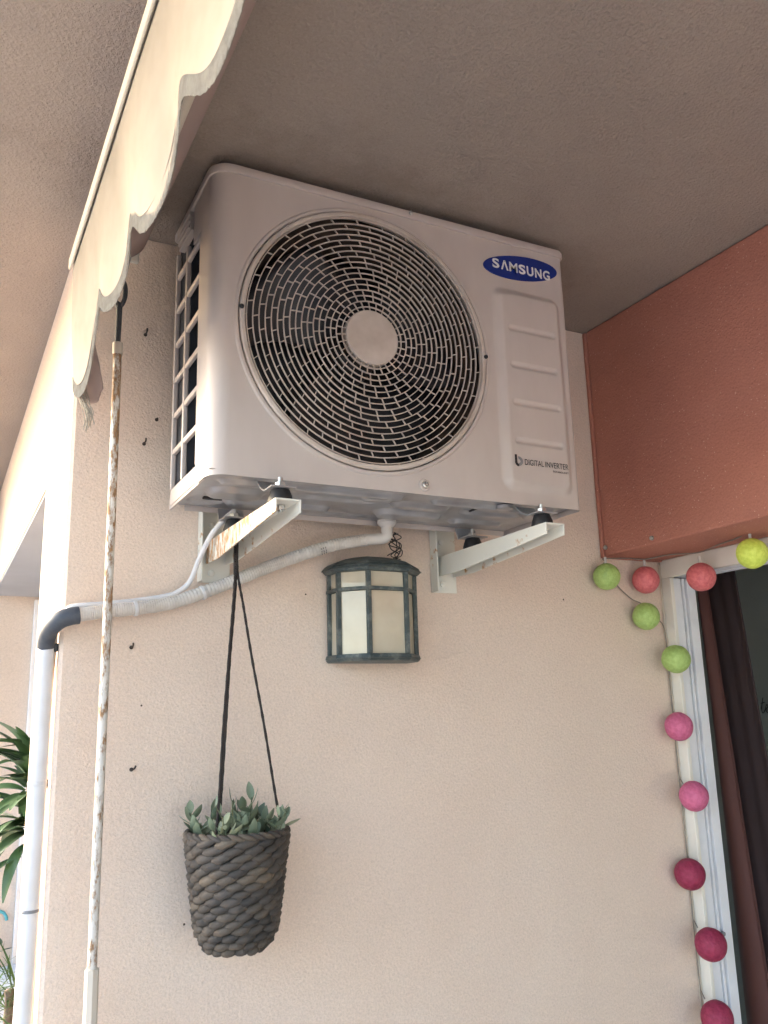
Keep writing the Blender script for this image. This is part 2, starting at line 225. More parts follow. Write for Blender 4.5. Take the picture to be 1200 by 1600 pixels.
# ---------------------------------------------------------------- helpers
def thing(name, label, cat, loc=(0, 0, 0), group=None, kind=None):
    o = bpy.data.objects.new(name, None); C.objects.link(o); o.location = loc; o.empty_display_size = 0.05
    tag(o, label, cat, group, kind); return o
def tag(o, label=None, cat=None, group=None, kind=None):
    if label: o['label'] = label
    if cat: o['category'] = cat
    if group: o['group'] = group
    if kind: o['kind'] = kind
    return o
def wloc(o):
    v = Vector((0, 0, 0))
    while o is not None:
        v += o.location; o = o.parent
    return v
class MB:
    def __init__(self): self.v = []; self.f = []
    def add(self, v, f):
        k = len(self.v); self.v += [tuple(p) for p in v]; self.f += [tuple(i + k for i in q) for q in f]; return self
    def box(self, a, b):
        x0, y0, z0 = a; x1, y1, z1 = b
        v = [(x0, y0, z0), (x1, y0, z0), (x1, y1, z0), (x0, y1, z0), (x0, y0, z1), (x1, y0, z1), (x1, y1, z1), (x0, y1, z1)]
        return self.add(v, [(0, 3, 2, 1), (4, 5, 6, 7), (0, 1, 5, 4), (1, 2, 6, 5), (2, 3, 7, 6), (3, 0, 4, 7)])
    def tube(self, pts, r, n=10, cap=True, closed=False):
        pts = [Vector(p) for p in pts]; N = len(pts); rr = r if isinstance(r, (list, tuple)) else [r] * N
        ref = None; rings = []
        for i, p in enumerate(pts):
            if closed: d = pts[(i + 1) % N] - pts[i - 1]
            else: d = pts[min(i + 1, N - 1)] - pts[max(i - 1, 0)]
            d.normalize()
            if ref is None:
                ref = d.orthogonal().normalized()
            ref = (ref - d * ref.dot(d))
            if ref.length < 1e-6: ref = d.orthogonal()
            ref.normalize(); b = d.cross(ref)
            rings.append([p + (ref * math.cos(2 * PI * j / n) + b * math.sin(2 * PI * j / n)) * rr[i] for j in range(n)])
        v = [q for R in rings for q in R]; f = []
        for i in range(N if closed else N - 1):
            k = (i + 1) % N
            for j in range(n): f.append((i * n + j, i * n + (j + 1) % n, k * n + (j + 1) % n, k * n + j))
        if cap and not closed: f.append(tuple(range(n - 1, -1, -1))); f.append(tuple((N - 1) * n + j for j in range(n)))
        return self.add(v, f)
    def prism(self, poly, vec):
        """poly: list of 3-d points (planar), extruded by vec"""
        n = len(poly); vec = Vector(vec); P = [Vector(p) for p in poly]
        v = P + [p + vec for p in P]
        f = [tuple(range(n - 1, -1, -1)), tuple(range(n, 2 * n))] + [(i, (i + 1) % n, n + (i + 1) % n, n + i) for i in range(n)]
        return self.add(v, f)
    def grid(self, fn, nu, nv):
        v = [fn(i / nu, j / nv) for j in range(nv + 1) for i in range(nu + 1)]
        f = [(j * (nu + 1) + i, j * (nu + 1) + i + 1, (j + 1) * (nu + 1) + i + 1, (j + 1) * (nu + 1) + i) for j in range(nv) for i in range(nu)]
        return self.add(v, f)
    def lathe(self, prof, c, axis='z', n=32, a0=0, a1=2 * PI, cap=False):
        """prof: list of (r, h)"""
        full = abs(a1 - a0 - 2 * PI) < 1e-6; m = n if full else n + 1; v = []
        for r, h in prof:
            for j in range(m):
                a = a0 + (a1 - a0) * j / n; x, y = r * math.cos(a), r * math.sin(a)
                v.append((c[0] + x, c[1] + y, c[2] + h) if axis == 'z' else (c[0] + x, c[1] + h, c[2] + y) if axis == 'y' else (c[0] + h, c[1] + x, c[2] + y))
        f = []
        for i in range(len(prof) - 1):
            for j in range(n): f.append((i * m + j, i * m + (j + 1) % m, (i + 1) * m + (j + 1) % m, (i + 1) * m + j))
        if cap: f.append(tuple(range(m))); f.append(tuple((len(prof) - 1) * m + j for j in range(m)))
        return self.add(v, f)
    def mesh(self, name, mt, off=(0, 0, 0), smooth=False, recalc=True):
        me = bpy.data.meshes.new(name); o = Vector(off)
        me.from_pydata([tuple(Vector(p) - o) for p in self.v], [], self.f)
        if recalc:
            bm = bmesh.new(); bm.from_mesh(me); bmesh.ops.recalc_face_normals(bm, faces=bm.faces); bm.to_mesh(me); bm.free()
        me.materials.append(mt)
        if smooth:
            for p in me.polygons: p.use_smooth = True
            if smooth != 'all': me.set_sharp_from_angle(angle=math.radians(38))
        me.update(); return me
    def build(self, name, mt, parent=None, smooth=False, bevel=0.0, seg=2, solid=0.0):
        o = bpy.data.objects.new(name, None if False else self.mesh(name, mt, wloc(parent) if parent else (0, 0, 0), smooth))
        C.objects.link(o); o.parent = parent
        if solid:
            s = o.modifiers.new('thick', 'SOLIDIFY'); s.thickness = solid; s.offset = 0
        if bevel:
            b = o.modifiers.new('bevel', 'BEVEL'); b.width = bevel; b.segments = seg; b.limit_method = 'ANGLE'; b.angle_limit = math.radians(35)
        return o
def inst(name, me, parent, mtx):
    """a copy sharing mesh data; mtx in world space"""
    o = bpy.data.objects.new(name, me); C.objects.link(o); o.parent = parent
    if parent is not None: mtx = Matrix.Translation(-wloc(parent)) @ mtx
    o.matrix_local = mtx; return o
def spline(pts, n=8):
    """Catmull-Rom through points"""
    P = [Vector(p) for p in pts]; P = [2 * P[0] - P[1]] + P + [2 * P[-1] - P[-2]]; out = []
    for i in range(1, len(P) - 2):
        for k in range(n):
            t = k / n; a, b, c, d = P[i - 1:i + 3]
            out.append(0.5 * (2 * b + (c - a) * t + (2 * a - 5 * b + 4 * c - d) * t * t + (-a + 3 * b - 3 * c + d) * t ** 3))
    out.append(P[-2]); return out
def text_mesh(body, size, mt, extrude=0.0003, offset=0.0, spacing=1.0):
    cu = bpy.data.curves.new('t', 'FONT'); cu.body = body; cu.size = size; cu.extrude = extrude; cu.offset = offset; cu.space_character = spacing
    ob = bpy.data.objects.new('t', cu); C.objects.link(ob)
    dg = bpy.context.evaluated_depsgraph_get(); me = bpy.data.meshes.new_from_object(ob.evaluated_get(dg))
    bpy.data.objects.remove(ob); bpy.data.curves.remove(cu)
    me.materials.clear(); me.materials.append(mt); return me
def fit_text(me, x0, x1, z0, z1, y):
    """scale the flat text to the rectangle and stand it up facing -Y"""
    xs = [v.co.x for v in me.vertices]; ys = [v.co.y for v in me.vertices]; ax, bx, ay, by = min(xs), max(xs), min(ys), max(ys)
    for v in me.vertices:
        v.co = Vector((x0 + (v.co.x - ax) / (bx - ax) * (x1 - x0), y - v.co.z, z0 + (v.co.y - ay) / (by - ay) * (z1 - z0)))
    return me
def put_mesh(name, me, parent):
    off = wloc(parent)
    for v in me.vertices: v.co -= off
    o = bpy.data.objects.new(name, me); C.objects.link(o); o.parent = parent; return o

# ---------------------------------------------------------------- key sizes
XC = -0.146          # outer corner of the wall
ZC = 2.533           # ceiling
XR, ZR = 1.077, 1.9525   # terracotta box: face, underside
XD = 1.264           # wall with the sliding door
ZF = -0.15           # floor

# ================================================================ setting
o = MB().box((-600, -600, ZF - 0.5), (600, 600, ZF - 0.154)).build('ground', MT['ground']); tag(o, 'pale paved ground outside the terrace', None, None, 'structure')
o = MB().box((-0.9, -5, ZF - 0.15), (4, 3, ZF)).build('terrace_floor', MT['floor']); tag(o, 'pale tiled terrace floor', None, None, 'structure')
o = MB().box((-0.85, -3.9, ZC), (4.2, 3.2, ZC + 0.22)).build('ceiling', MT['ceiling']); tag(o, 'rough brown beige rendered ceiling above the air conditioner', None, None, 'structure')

wall = thing('wall', 'beige rough rendered wall that carries the air conditioner and the lantern', 'wall', (0.4, 0, ZF))
def bevelled_wall():
    m = MB(); b = 0.006
    m.prism([(XC + b, 0, ZF), (XC, b, ZF), (XC, 0.39, ZF), (1.346, 0.39, ZF), (1.346, 0, ZF)], (0, 0, ZC - ZF - 0.001)); return m
bevelled_wall().build('wall_face', MT['wall'], wall)
MB().box((XC, 0.3905, 2.105), (1.346, 2.2, ZC - 0.001)).build('lintel_beam', MT['wall'], wall)
MB().box((XC + 0.004, 0.391, 2.100), (1.34, 2.2, 2.1046)).build('soffit', MT['soffit'], wall)
o = MB().box((-0.6, 2.2005, ZF), (1.395, 2.4, ZC - 0.001)).build('far_wall', MT['farwall']); tag(o, 'smooth pale wall at the back of the bay beyond the corner', 'wall')

# wall that holds the sliding door: pier pieces and the part above the opening
dw = thing('door_wall', 'pale wall around the sliding door under the terracotta box', 'wall', (1.33, -1, ZF))
MB().box((XD + 0.002, -4.6, 1.952), (1.395, -0.001, ZC - 0.002)).build('wall_above_door', MT['wall'], dw)
MB().box((XD + 0.002, -4.6, ZF), (1.395, -3.60, 1.951)).build('wall_pier', MT['wall'], dw)


o = MB().box((-3.4, -9, ZF), (-3.2, 6, 0.85)).build('light_blocker', MT['farwall']); tag(o, 'unseen low pale parapet along the edge of the terrace', 'light_blocker')  # out of view, added only to cut the light on the upper casing

# room behind the door
rm = MB()
rm.box((2.60, -4.0, ZF), (2.7, 1.6, 2.45)); rm.box((1.40, 1.5, ZF), (2.5995, 1.6, 2.45)); rm.box((1.40, -4.1, ZF), (2.7, -4.0005, 2.45)); rm.box((1.40, -4.1, 2.4505), (2.7, 1.6, 2.51))
rm.box((1.396, 0.392, ZF), (1.42, 1.5, 2.45)); rm.box((1.347, 0.30, ZF), (1.4255, 0.3915, 2.45))
o = rm.build('room_wall', MT['room']); tag(o, 'plain dim grey room wall seen through the open doorway', 'wall')

# ---------------------------------------------------------------- terracotta box
tb = thing('shutter_box', 'terracotta painted box running along the ceiling above the sliding door', 'shutter box', (1.17, -1, ZR))
MB().box((XR, -4.5, ZR), (XD, -0.012, ZC - 0.002)).build('box_shell', MT['red'], tb, bevel=0.004)
MB().box((XR - 0.004, -0.0115, ZR - 0.004), (XD, -0.001, ZC - 0.003)).build('end_trim', MT['red'], tb, bevel=0.002)
for (y, z) in ((-0.173, 1.966), (-0.02, 1.972)):
    MB().lathe([(0.0055, 0.0), (0.005, -0.004), (0.002, -0.006), (0.0, -0.006)], (XR - 0.001, y, z), 'x', 12).build('screw', MT['steel'], tb, smooth=True)

# ================================================================ air conditioner
X0, X1, YF, YB, Z0 = 0.0156, 0.7439, -0.335, -0.0733, 1.9668
Z1 = Z0 + 0.548; ZL = Z1 - 0.018
CX, CZ = X0 + 0.284, Z0 + 0.272           # fan centre
ac = thing('air_conditioner', 'white outdoor air conditioner unit with round fan grille mounted under the ceiling', 'air conditioner', ((X0 + X1) / 2, (YF + YB) / 2, Z0))
RH = 0.240                                  # hole radius
XL, XM, XRr = X0 + 0.032, X0 + 0.541, X1 - 0.012
ZB_ = Z0
# front left of the service panel: rectangle with the round hole
def rect_ray(a, xl, xr, zb, zt):
    c, s = math.cos(a), math.sin(a); t = 1e9
    if c > 1e-9: t = min(t, (xr - CX) / c)
    if c < -1e-9: t = min(t, (xl - CX) / c)
    if s > 1e-9: t = min(t, (zt - CZ) / s)
    if s < -1e-9: t = min(t, (zb - CZ) / s)
    return CX + c * t, CZ + s * t
angs = sorted(set([2 * PI * k / 120 for k in range(120)] + [math.atan2(z - CZ, x - CX) % (2 * PI) for x in (XL, XM) for z in (ZB_, ZL)]))
fm = MB(); n = len(angs); V = []
prof = [(RH, YF + 0.022), (RH, YF - 0.0005), (RH + 0.0015, YF - 0.0025), (RH + 0.006, YF - 0.0025), (RH + 0.0085, YF)]
for r, y in prof: V += [(CX + r * math.cos(a), y, CZ + r * math.sin(a)) for a in angs]
V += [(lambda q: (q[0], YF, q[1]))(rect_ray(a, XL, XM, ZB_, ZL)) for a in angs]
F = [(i * n + j, i * n + (j + 1) % n, (i + 1) * n + (j + 1) % n, (i + 1) * n + j) for i in range(len(prof)) for j in range(n)]
fm.add(V, F)
# service side: pressed panel with four grooves
SX0, SX1, SZ0, SZ1 = 0.560, 0.7265, 1.989, 2.400
def sd_round(x, z, cx, cz, hx, hz, r):
    qx, qz = abs(x - cx) - hx + r, abs(z - cz) - hz + r
    return math.hypot(max(qx, 0), max(qz, 0)) + min(max(qx, qz), 0) - r
def sm(a, b, t):
    t = min(1, max(0, (t - a) / (b - a))); return t * t * (3 - 2 * t)
def press(x, z):
    d = sd_round(x, z, (SX0 + SX1) / 2, (SZ0 + SZ1) / 2, (SX1 - SX0) / 2, (SZ1 - SZ0) / 2, 0.026)
    wdt = 0.018 + 0.006 * sm(0.62, 0.56, x)
    h = 0.0095 * sm(0.0, -wdt, d)
    for gz in (2.3125, 2.237, 2.1615, 2.086):
        g = sd_round(x, z, 0.6465, gz, 0.056, 0.0062, 0.006)
        h -= 0.0036 * sm(0.001, -0.005, g)
    return h
gx = [XM + (XRr - XM) * i / 92 for i in range(93)]; gz_ = [ZB_ + (ZL - ZB_) * j / 250 for j in range(251)]
fm.add([(x, YF - press(x, z), z) for z in gz_ for x in gx], [(j * 93 + i, j * 93 + i + 1, (j + 1) * 93 + i + 1, (j + 1) * 93 + i) for j in range(250) for i in range(92)])
# rounded front corners and the blind right side and back
def corner(cx, cy, r, a0, a1, k=10): return [(cx + r * math.cos(a0 + (a1 - a0) * i / k), cy + r * math.sin(a0 + (a1 - a0) * i / k)) for i in range(k + 1)]
pl = corner(X0 + 0.032, YF + 0.032, 0.032, PI, 1.5 * PI, 14); pl = [(X0, -0.262)] + pl
pr = corner(X1 - 0.012, YF + 0.012, 0.012, 1.5 * PI, 2 * PI, 8) + [(X1, YB), (X0 + 0.03, YB)]
for path in (pl, pr):
    k = len(path); fm.add([(x, y, ZB_) for x, y in path] + [(x, y, ZL) for x, y in path], [(i, i + 1, k + i + 1, k + i) for i in range(k - 1)])
case = fm.build('casing', MT['paint'], ac, smooth=True)
# left side: frame of bars around two columns of openings
ZG0 = 2.000; PITCHG = 0.069; ZG1 = ZG0 + 6 * PITCHG
sg = MB(); sg.box((X0 + 0.001, -0.2625, Z0 + 0.004), (X0 + 0.010, -0.084, ZG0)); side = sg.build('side_panel', MT['paint'], ac, bevel=0.0015)
MB().box((X0 + 0.001, -0.262, ZG1 + 0.008), (X0 + 0.006, -0.205, ZL)).build('side_panel', MT['paint'], ac)
for y0, y1, zt in ((-0.2625, -0.249, ZG1 + 0.008), (-0.163, -0.155, ZG1 + 0.03), (-0.088, -0.080, ZG1 + 0.05)):
    MB().box((X0 + 0.0005, y0, ZG0 + 0.0005), (X0 + 0.009, y1, zt)).build('upright_bar', MT['paint'], ac, bevel=0.002)
for k in range(1, 7):
    z = ZG0 + k * PITCHG
    for (y0, y1) in ((-0.2488, -0.1632), (-0.1548, -0.0882)):
        MB().box((X0 + 0.0015, y0, z - 0.005), (X0 + 0.009, y1, z + 0.005)).build('cross_bar', MT['paint'], ac, bevel=0.002)
gp = MB()
gp.prism([(X0 - 0.004, -0.205, 2.452), (X0 - 0.004, -0.118, 2.452), (X0 - 0.004, -0.118, 2.492), (X0 - 0.004, -0.190, 2.505)], (0.012, 0, 0))
for k in range(3): gp.box((X0 - 0.007, -0.198, 2.459 + k * 0.013), (X0 - 0.0035, -0.122, 2.464 + k * 0.013))
gp.build('carry_handle', MT['paint'], ac, bevel=0.001)
# the coil behind the openings, its return bends
MB().box((X0 + 0.0105, -0.160, Z0 + 0.02), (X0 + 0.05, YB, ZL - 0.01)).build('coil', MT['coil'], ac)
MB().box((X0 + 0.036, -0.262, Z0 + 0.02), (X0 + 0.05, -0.1605, ZL - 0.01)).build('coil_end', MT['coil'], ac)
MB().tube(spline([(X0 + 0.02, -0.225, 2.012), (X0 + 0.018, -0.222, 2.05), (X0 + 0.022, -0.218, 2.075), (X0 + 0.03, -0.21, 2.08)]), 0.006, 8).build('copper_stub', MT['steel'], ac, smooth='all')
# lid
def rrect(x0, x1, y0, y1, rf, rb, k=8):
    p = corner(x0 + rf, y0 + rf, rf, PI, 1.5 * PI, k) + corner(x1 - 0.014, y0 + 0.014, 0.014, 1.5 * PI, 2 * PI, k) + corner(x1 - rb, y1 - rb, rb, 0, 0.5 * PI, k) + corner(x0 + rb, y1 - rb, rb, 0.5 * PI, PI, k)
    return p
lm = MB(); lid_levels = [(0.0030, ZL - 0.0012), (0.0035, ZL), (0.0035, Z1 - 0.008), (0.0015, Z1 - 0.003), (-0.004, Z1), ]
LV = []; 
for g, z in lid_levels: LV += [(x, y, z) for x, y in rrect(X0 - g, X1 + g, YF - g, YB + g, 0.034, 0.012)]
k = len(LV) // len(lid_levels)
lm.add(LV, [(i * k + j, i * k + (j + 1) % k, (i + 1) * k + (j + 1) % k, (i + 1) * k + j) for i in range(len(lid_levels) - 1) for j in range(k)] + [tuple(range(4 * k, 5 * k)), tuple(range(k))])
lid = lm.build('lid', MT['paint'], ac, smooth=True)
# bottom tray: pressed sheet
random.seed(3)
pads = []
for (cx, cy, hx, hy, h) in ((0.16, -0.305, 0.09, 0.006, -.006), (0.42, -0.306, 0.13, 0.006, -.006), (0.22, -0.270, 0.17, 0.011, .008), (0.55, -0.268, 0.10, 0.010, .008), (0.10, -0.20, 0.05, 0.030, .010), (0.27, -0.215, 0.09, 0.018, -.006),
                            (0.45, -0.225, 0.06, 0.014, .009), (0.62, -0.215, 0.07, 0.022, -.007), (0.20, -0.14, 0.10, 0.018, .009), (0.46, -0.16, 0.07, 0.026, .011), (0.63, -0.135, 0.06, 0.018, .008), (0.34, -0.105, 0.20, 0.010, -.006), (0.07, -0.12, 0.03, 0.03, -.006),
                            (0.35, -0.245, 0.03, 0.012, .007), (0.70, -0.25, 0.022, 0.04, .008)):
    pads.append((cx, cy, hx, hy, h))
def under(x, y):
    z = Z0 + 0.010
    for cx, cy, hx, hy, h in pads:
        z -= h * sm(0.004, -0.007, sd_round(x, y, cx, cy, hx, hy, min(hx, hy) * 0.9))
    return z
tm = MB()
tm.grid(lambda u, v: (X0 + 0.004 + (X1 - X0 - 0.008) * u, YF + 0.006 + (YB - YF - 0.008) * v, under(X0 + 0.004 + (X1 - X0 - 0.008) * u, YF + 0.006 + (YB - YF - 0.008) * v)), 190, 84)
tm.build('tray', MT['tray'], ac, smooth='all')
MB().box((X0 + 0.003, YF + 0.036, Z0 - 0.0006), (X0 + 0.0055, YB, Z0 + 0.020)).build('tray_rim', MT['paint'], ac)
MB().lathe([(0.016, 0.0), (0.0155, -0.006), (0.010, -0.008), (0.0, -0.008)], (0.60, -0.285, Z0 + 0.008), 'z', 20).build('drain_plug', MT['tray'], ac, smooth=True)
# inside: shroud, back, fan
sh = MB(); sh.lathe([(RH - 0.002, 0.0215), (RH - 0.006, 0.05), (RH - 0.012, 0.12), (RH - 0.012, 0.14)], (CX, YF, CZ), 'y', 72); sh.build('fan_shroud', MT['shroud'], ac, smooth='all')
bk = MB().box((X0 + 0.05, YF + 0.205, Z0 + 0.012), (X1 - 0.02, YF + 0.215, ZL - 0.004)); bk.build('inner_back', MT['dark'], ac)
MB().box((XM + 0.02, YF + 0.02, Z0 + 0.014), (XM + 0.024, YF + 0.204, ZL - 0.004)).build('inner_partition', MT['dark'], ac)
MB().box((X0 + 0.012, YF + 0.04, ZL - 0.004), (X1 - 0.01, YB - 0.004, ZL - 0.0015)).build('inner_top', MT['dark'], ac)
fan_hub = MB().lathe([(0.0, -0.012), (0.03, -0.010), (0.045, 0.0), (0.05, 0.03), (0.05, 0.07)], (CX, YF + 0.06, CZ), 'y', 40).build('fan', MT['blade'], ac, smooth='all')
for b in range(3):
    a0 = math.radians(250 + 120 * b)
    def bl(u, v):
        r = 0.045 + (0.215 - 0.045) * v; sweep = 0.35 * v * v
        a = a0 + sweep + (u - 0.5) * (1.05 + 0.25 * v)
        return (CX + r * math.cos(a), YF + 0.095 + (u - 0.5) * 0.075 * (1 - 0.25 * v) + 0.012 * math.sin(u * PI), CZ + r * math.sin(a))
    MB().grid(bl, 14, 10).build('fan_blade', MT['blade'], fan_hub, smooth='all', solid=0.003)
# grille: flat-bar rings, radial ties, hub cap
RINGS = [0.0575 + 0.0106 * k for k in range(17)]
gr_ = MB().lathe([(RH - 0.0015, 0.010), (RH - 0.0015, -0.004), (RH - 0.004, -0.0062), (RH - 0.009, -0.0062), (RH - 0.0105, -0.004), (RH - 0.0105, 0.006)], (CX, YF, CZ), 'y', 120).build('fan_grille', MT['grille'], ac, smooth=True)
def dome(r): return -0.0045 - 0.004 * (1 - (r / 0.235) ** 2)
for r in RINGS:
    d = dome(r)
    MB().lathe([(r - 0.0006, d + 0.0042), (r - 0.0009, d + 0.0008), (r - 0.0005, d), (r + 0.0005, d), (r + 0.0009, d + 0.0008), (r + 0.0006, d + 0.0042)], (CX, YF, CZ), 'y', 96).build('ring', MT['grille'], gr_, smooth=True)
sp = MB(); edges = [0.05] + RINGS + [RH - 0.0105]
for k in range(len(edges) - 1):
    ra, rb = edges[k] + 0.0003, edges[k + 1] - 0.0003
    if k < 11: off = (k // 2) * 0.5 + (0.06 * (k % 2))
    else: off = k * 0.5 + 0.22
    nsp = 28
    for j in range(nsp):
        a = 2 * PI * (j + off) / nsp + 0.04; b = a + 0.018
        d = dome(ra) + 0.0012; t = 0.00065
        p0 = Vector((CX + ra * math.cos(a), 0, CZ + ra * math.sin(a))); p1 = Vector((CX + rb * math.cos(b), 0, CZ + rb * math.sin(b)))
        nrm = Vector((-math.sin(a), 0, math.cos(a))) * t
        q = [p0 - nrm, p1 - nrm, p1 + nrm, p0 + nrm]
        sp.add([(x.x, YF + d, x.z) for x in q] + [(x.x, YF + d + 0.0032, x.z) for x in q], [(0, 1, 2, 3), (0, 4, 5, 1), (1, 5, 6, 2), (2, 6, 7, 3), (3, 7, 4, 0)])
o = sp.build('spokes', MT['grille'], gr_); o['kind'] = 'stuff'
MB().lathe([(0.051, 0.006), (0.051, -0.0075), (0.0495, -0.0095), (0.046, -0.0102), (0.0, -0.0108)], (CX, YF, CZ), 'y', 56).build('hub_cap', MT['grille'], gr_, smooth=True)
# screws
def screw(x, y, z, r=0.006, boss=True, dark=False):
    if boss:
        MB().lathe([(r * 1.9, 0.0006), (r * 1.7, -0.0022), (r * 1.25, -0.003), (r * 1.0, -0.0016), (0, -0.0014)], (x, y, z), 'y', 24).build('screw_boss', MT['paint'], ac, smooth=True)
    MB().lathe([(r, -0.0012), (r * 0.95, -0.0035), (r * 0.55, -0.005), (r * 0.42, -0.005), (r * 0.38, -0.003), (0, -0.003)], (x, y, z), 'y', 20).build('screw', MT['black'] if dark else MT['steel'], ac, smooth=True)
screw(0.3985, YF, 1.984, 0.0062); screw(0.388, YF - 0.003, 2.5055, 0.0045, False)
screw(CX - RH + 0.0035, YF - 0.006, CZ + 0.012, 0.004, False, True); screw(CX + RH - 0.0035, YF - 0.006, CZ + 0.004, 0.004, False, True)
MB().tube([(CX + RH - 0.0035 + 0.0052 * math.cos(t), YF - 0.0066, CZ + 0.004 + 0.0052 * math.sin(t)) for t in [2 * PI * i / 20 for i in range(20)]], 0.0012, 6, closed=True).build('screw_collar', MT['grille'], ac, smooth='all')
# badge and lettering
bd = MB(); ex, ez, tilt = 0.0905, 0.0262, 0.132; bx, bz = 0.6365, 2.4495
def el(s, y): return [(bx + s * (ex * math.cos(t) * math.cos(tilt) - ez * math.sin(t) * math.sin(tilt)), y, bz + s * (ex * math.cos(t) * math.sin(tilt) + ez * math.sin(t) * math.cos(tilt))) for t in [2 * PI * i / 64 for i in range(64)]]
bd.add(el(1.0, YF + 0.0005) + el(1.0, YF - 0.0008) + el(0.985, YF - 0.0012), [(j, (j + 1) % 64, 64 + (j + 1) % 64, 64 + j) for j in range(64)] + [(64 + j, 64 + (j + 1) % 64, 128 + (j + 1) % 64, 128 + j) for j in range(64)] + [tuple(range(128, 192))])
badge = bd.build('badge', MT['blue'], ac); badge['label'] = 'tilted blue oval badge'
LX = [0.5680, 0.5880, 0.6080, 0.6305, 0.6500, 0.6700, 0.6895]; LW = [0.0160, 0.0175, 0.0195, 0.0160, 0.0160, 0.0162, 0.0170]
for ch, x, wd in zip('S\u039bMSUNG', LX, LW):
    me = text_mesh(ch, 1.0, MT['white'], extrude=0.0002, offset=0.012 if ch == 'M' else 0.026); fit_text(me, x, x + wd, 2.4375, 2.4580, YF - 0.0016); put_mesh('letter', me, badge)
dx0 = 0.6075
YP = YF - 0.0095
for word, xa, xb in (('DIGITAL', 0.6085, 0.6515), ('INVERTER', 0.6555, 0.7095)):
    me = text_mesh(word, 1.0, MT['black'], extrude=0.0001, offset=0.0); fit_text(me, xa, xb, 2.0405, 2.0515, YP - 0.0006); put_mesh('lettering', me, ac)
for q, ch in enumerate('TECHNOLOGY'):
    me = text_mesh(ch, 1.0, MT['black'], extrude=0.0001, offset=0.02); x = 0.672 + q * 0.0038; fit_text(me, x, x + 0.0025, 2.0322, 2.0358, YP - 0.0006); put_mesh('lettering', me, ac)
# the mark before the words: a black stem with hook and a grey bowl
def arc2(cx, cz, r0, r1, a0, a1, n=14): return [(cx + r1 * math.cos(a0 + (a1 - a0) * i / n), YP - 0.0006, cz + r1 * math.sin(a0 + (a1 - a0) * i / n)) for i in range(n + 1)] + [(cx + r0 * math.cos(a1 + (a0 - a1) * i / n), YP - 0.0006, cz + r0 * math.sin(a1 + (a0 - a1) * i / n)) for i in range(n + 1)]
mk = MB(); mk.prism([(0.5865, YP - 0.0006, 2.0585), (0.5915, YP - 0.0006, 2.0585), (0.5915, YP - 0.0006, 2.0445), (0.5865, YP - 0.0006, 2.0445)], (0, 0.0004, 0)); mk.prism(arc2(0.5950, 2.0445, 0.0036, 0.0086, PI, 1.5 * PI), (0, 0.0004, 0)); mk.build('emblem_stem', MT['black'], ac)
mg = MB(); mg.prism(arc2(0.5952, 2.0462, 0.0038, 0.0092, -0.5 * PI, 0.55 * PI), (0, 0.0004, 0)); mg.build('emblem_bowl', MT['greyprint'], ac)

# ================================================================ wall brackets
def bracket(xl, label, rust):
    t = thing('wall_bracket', label, 'bracket', (xl + 0.02, 0, 1.848), 'brackets under the air conditioner')
    ma = MT['bracket_rust'] if rust else MT['bracket']
    wd = 0.042; zt = 1.9235; tip = -0.388; th = 0.0028
    web = lambda x: [(x, tip, zt), (x, tip, zt - 0.021), (x, -0.085, zt - 0.043), (x, -0.006, zt - 0.041), (x, -0.006, zt)]
    a = MB(); a.prism(web(xl), (th, 0, 0)); arm = a.build('arm', ma, t, bevel=0.0006)
    a = MB(); a.prism(web(xl + wd - th), (th, 0, 0)); a.build('arm_flange', MT['bracket'], arm, bevel=0.0006)
    MB().box((xl + th, tip, zt - th), (xl + wd - th, -0.006, zt)).build('arm_top', MT['bracket'], arm, bevel=0.0004)
    pz0, pz1 = 1.848, 2.15; px0 = xl - 0.014
    pm = MB(); pm.box((px0, -0.0045, pz0), (px0 + 0.062, -0.0005, pz1)); plate = pm.build('plate', MT['bracket'], t, bevel=0.0006)
    MB().box((px0 - 0.001, -0.032, pz0), (px0 + 0.0018, -0.0047, pz1)).build('plate_flange', MT['bracket'], plate, bevel=0.0005)
    for z in (1.866, 1.958):
        MB().lathe([(0.0065, 0), (0.006, -0.003), (0.003, -0.0045), (0, -0.0045)], (px0 + 0.026, -0.0048, z), 'y', 18).build('rivet', MT['bracket'], t, smooth=True)
    for y in (-0.352, -0.118):
        cx = xl + wd / 2
        rm_ = MB().lathe([(0.0195, 0.0), (0.0205, 0.003), (0.0182, 0.012), (0.0148, 0.021), (0.0130, 0.0230), (0.0, 0.0230)], (cx, y, zt + 0.0003), 'z', 28).build('rubber_mount', MT['rubber'], t, smooth=True)
        MB().lathe([(0.0042, -0.040), (0.0042, 0.016)], (cx, y, zt + 0.0262), 'z', 12, cap=True).build('bolt', MT['steel'], rm_, smooth=True)
        MB().lathe([(0.0088, 0.0), (0.0088, 0.0075)], (cx, y, zt + 0.0268), 'z', 6, cap=True).build('nut', MT['steel'], rm_, bevel=0.0008)
        MB().lathe([(0.0085, -0.0075), (0.0085, 0.0)], (cx, y, zt - th - 0.0006), 'z', 6, cap=True).build('nut', MT['steel'], rm_, bevel=0.0008)
    return t
bracket(0.105, 'white bracket with rust streaked arm carrying the planter cord under the air conditioner', True)
bracket(0.6125, 'clean white bracket under the air conditioner beside the lantern', False)
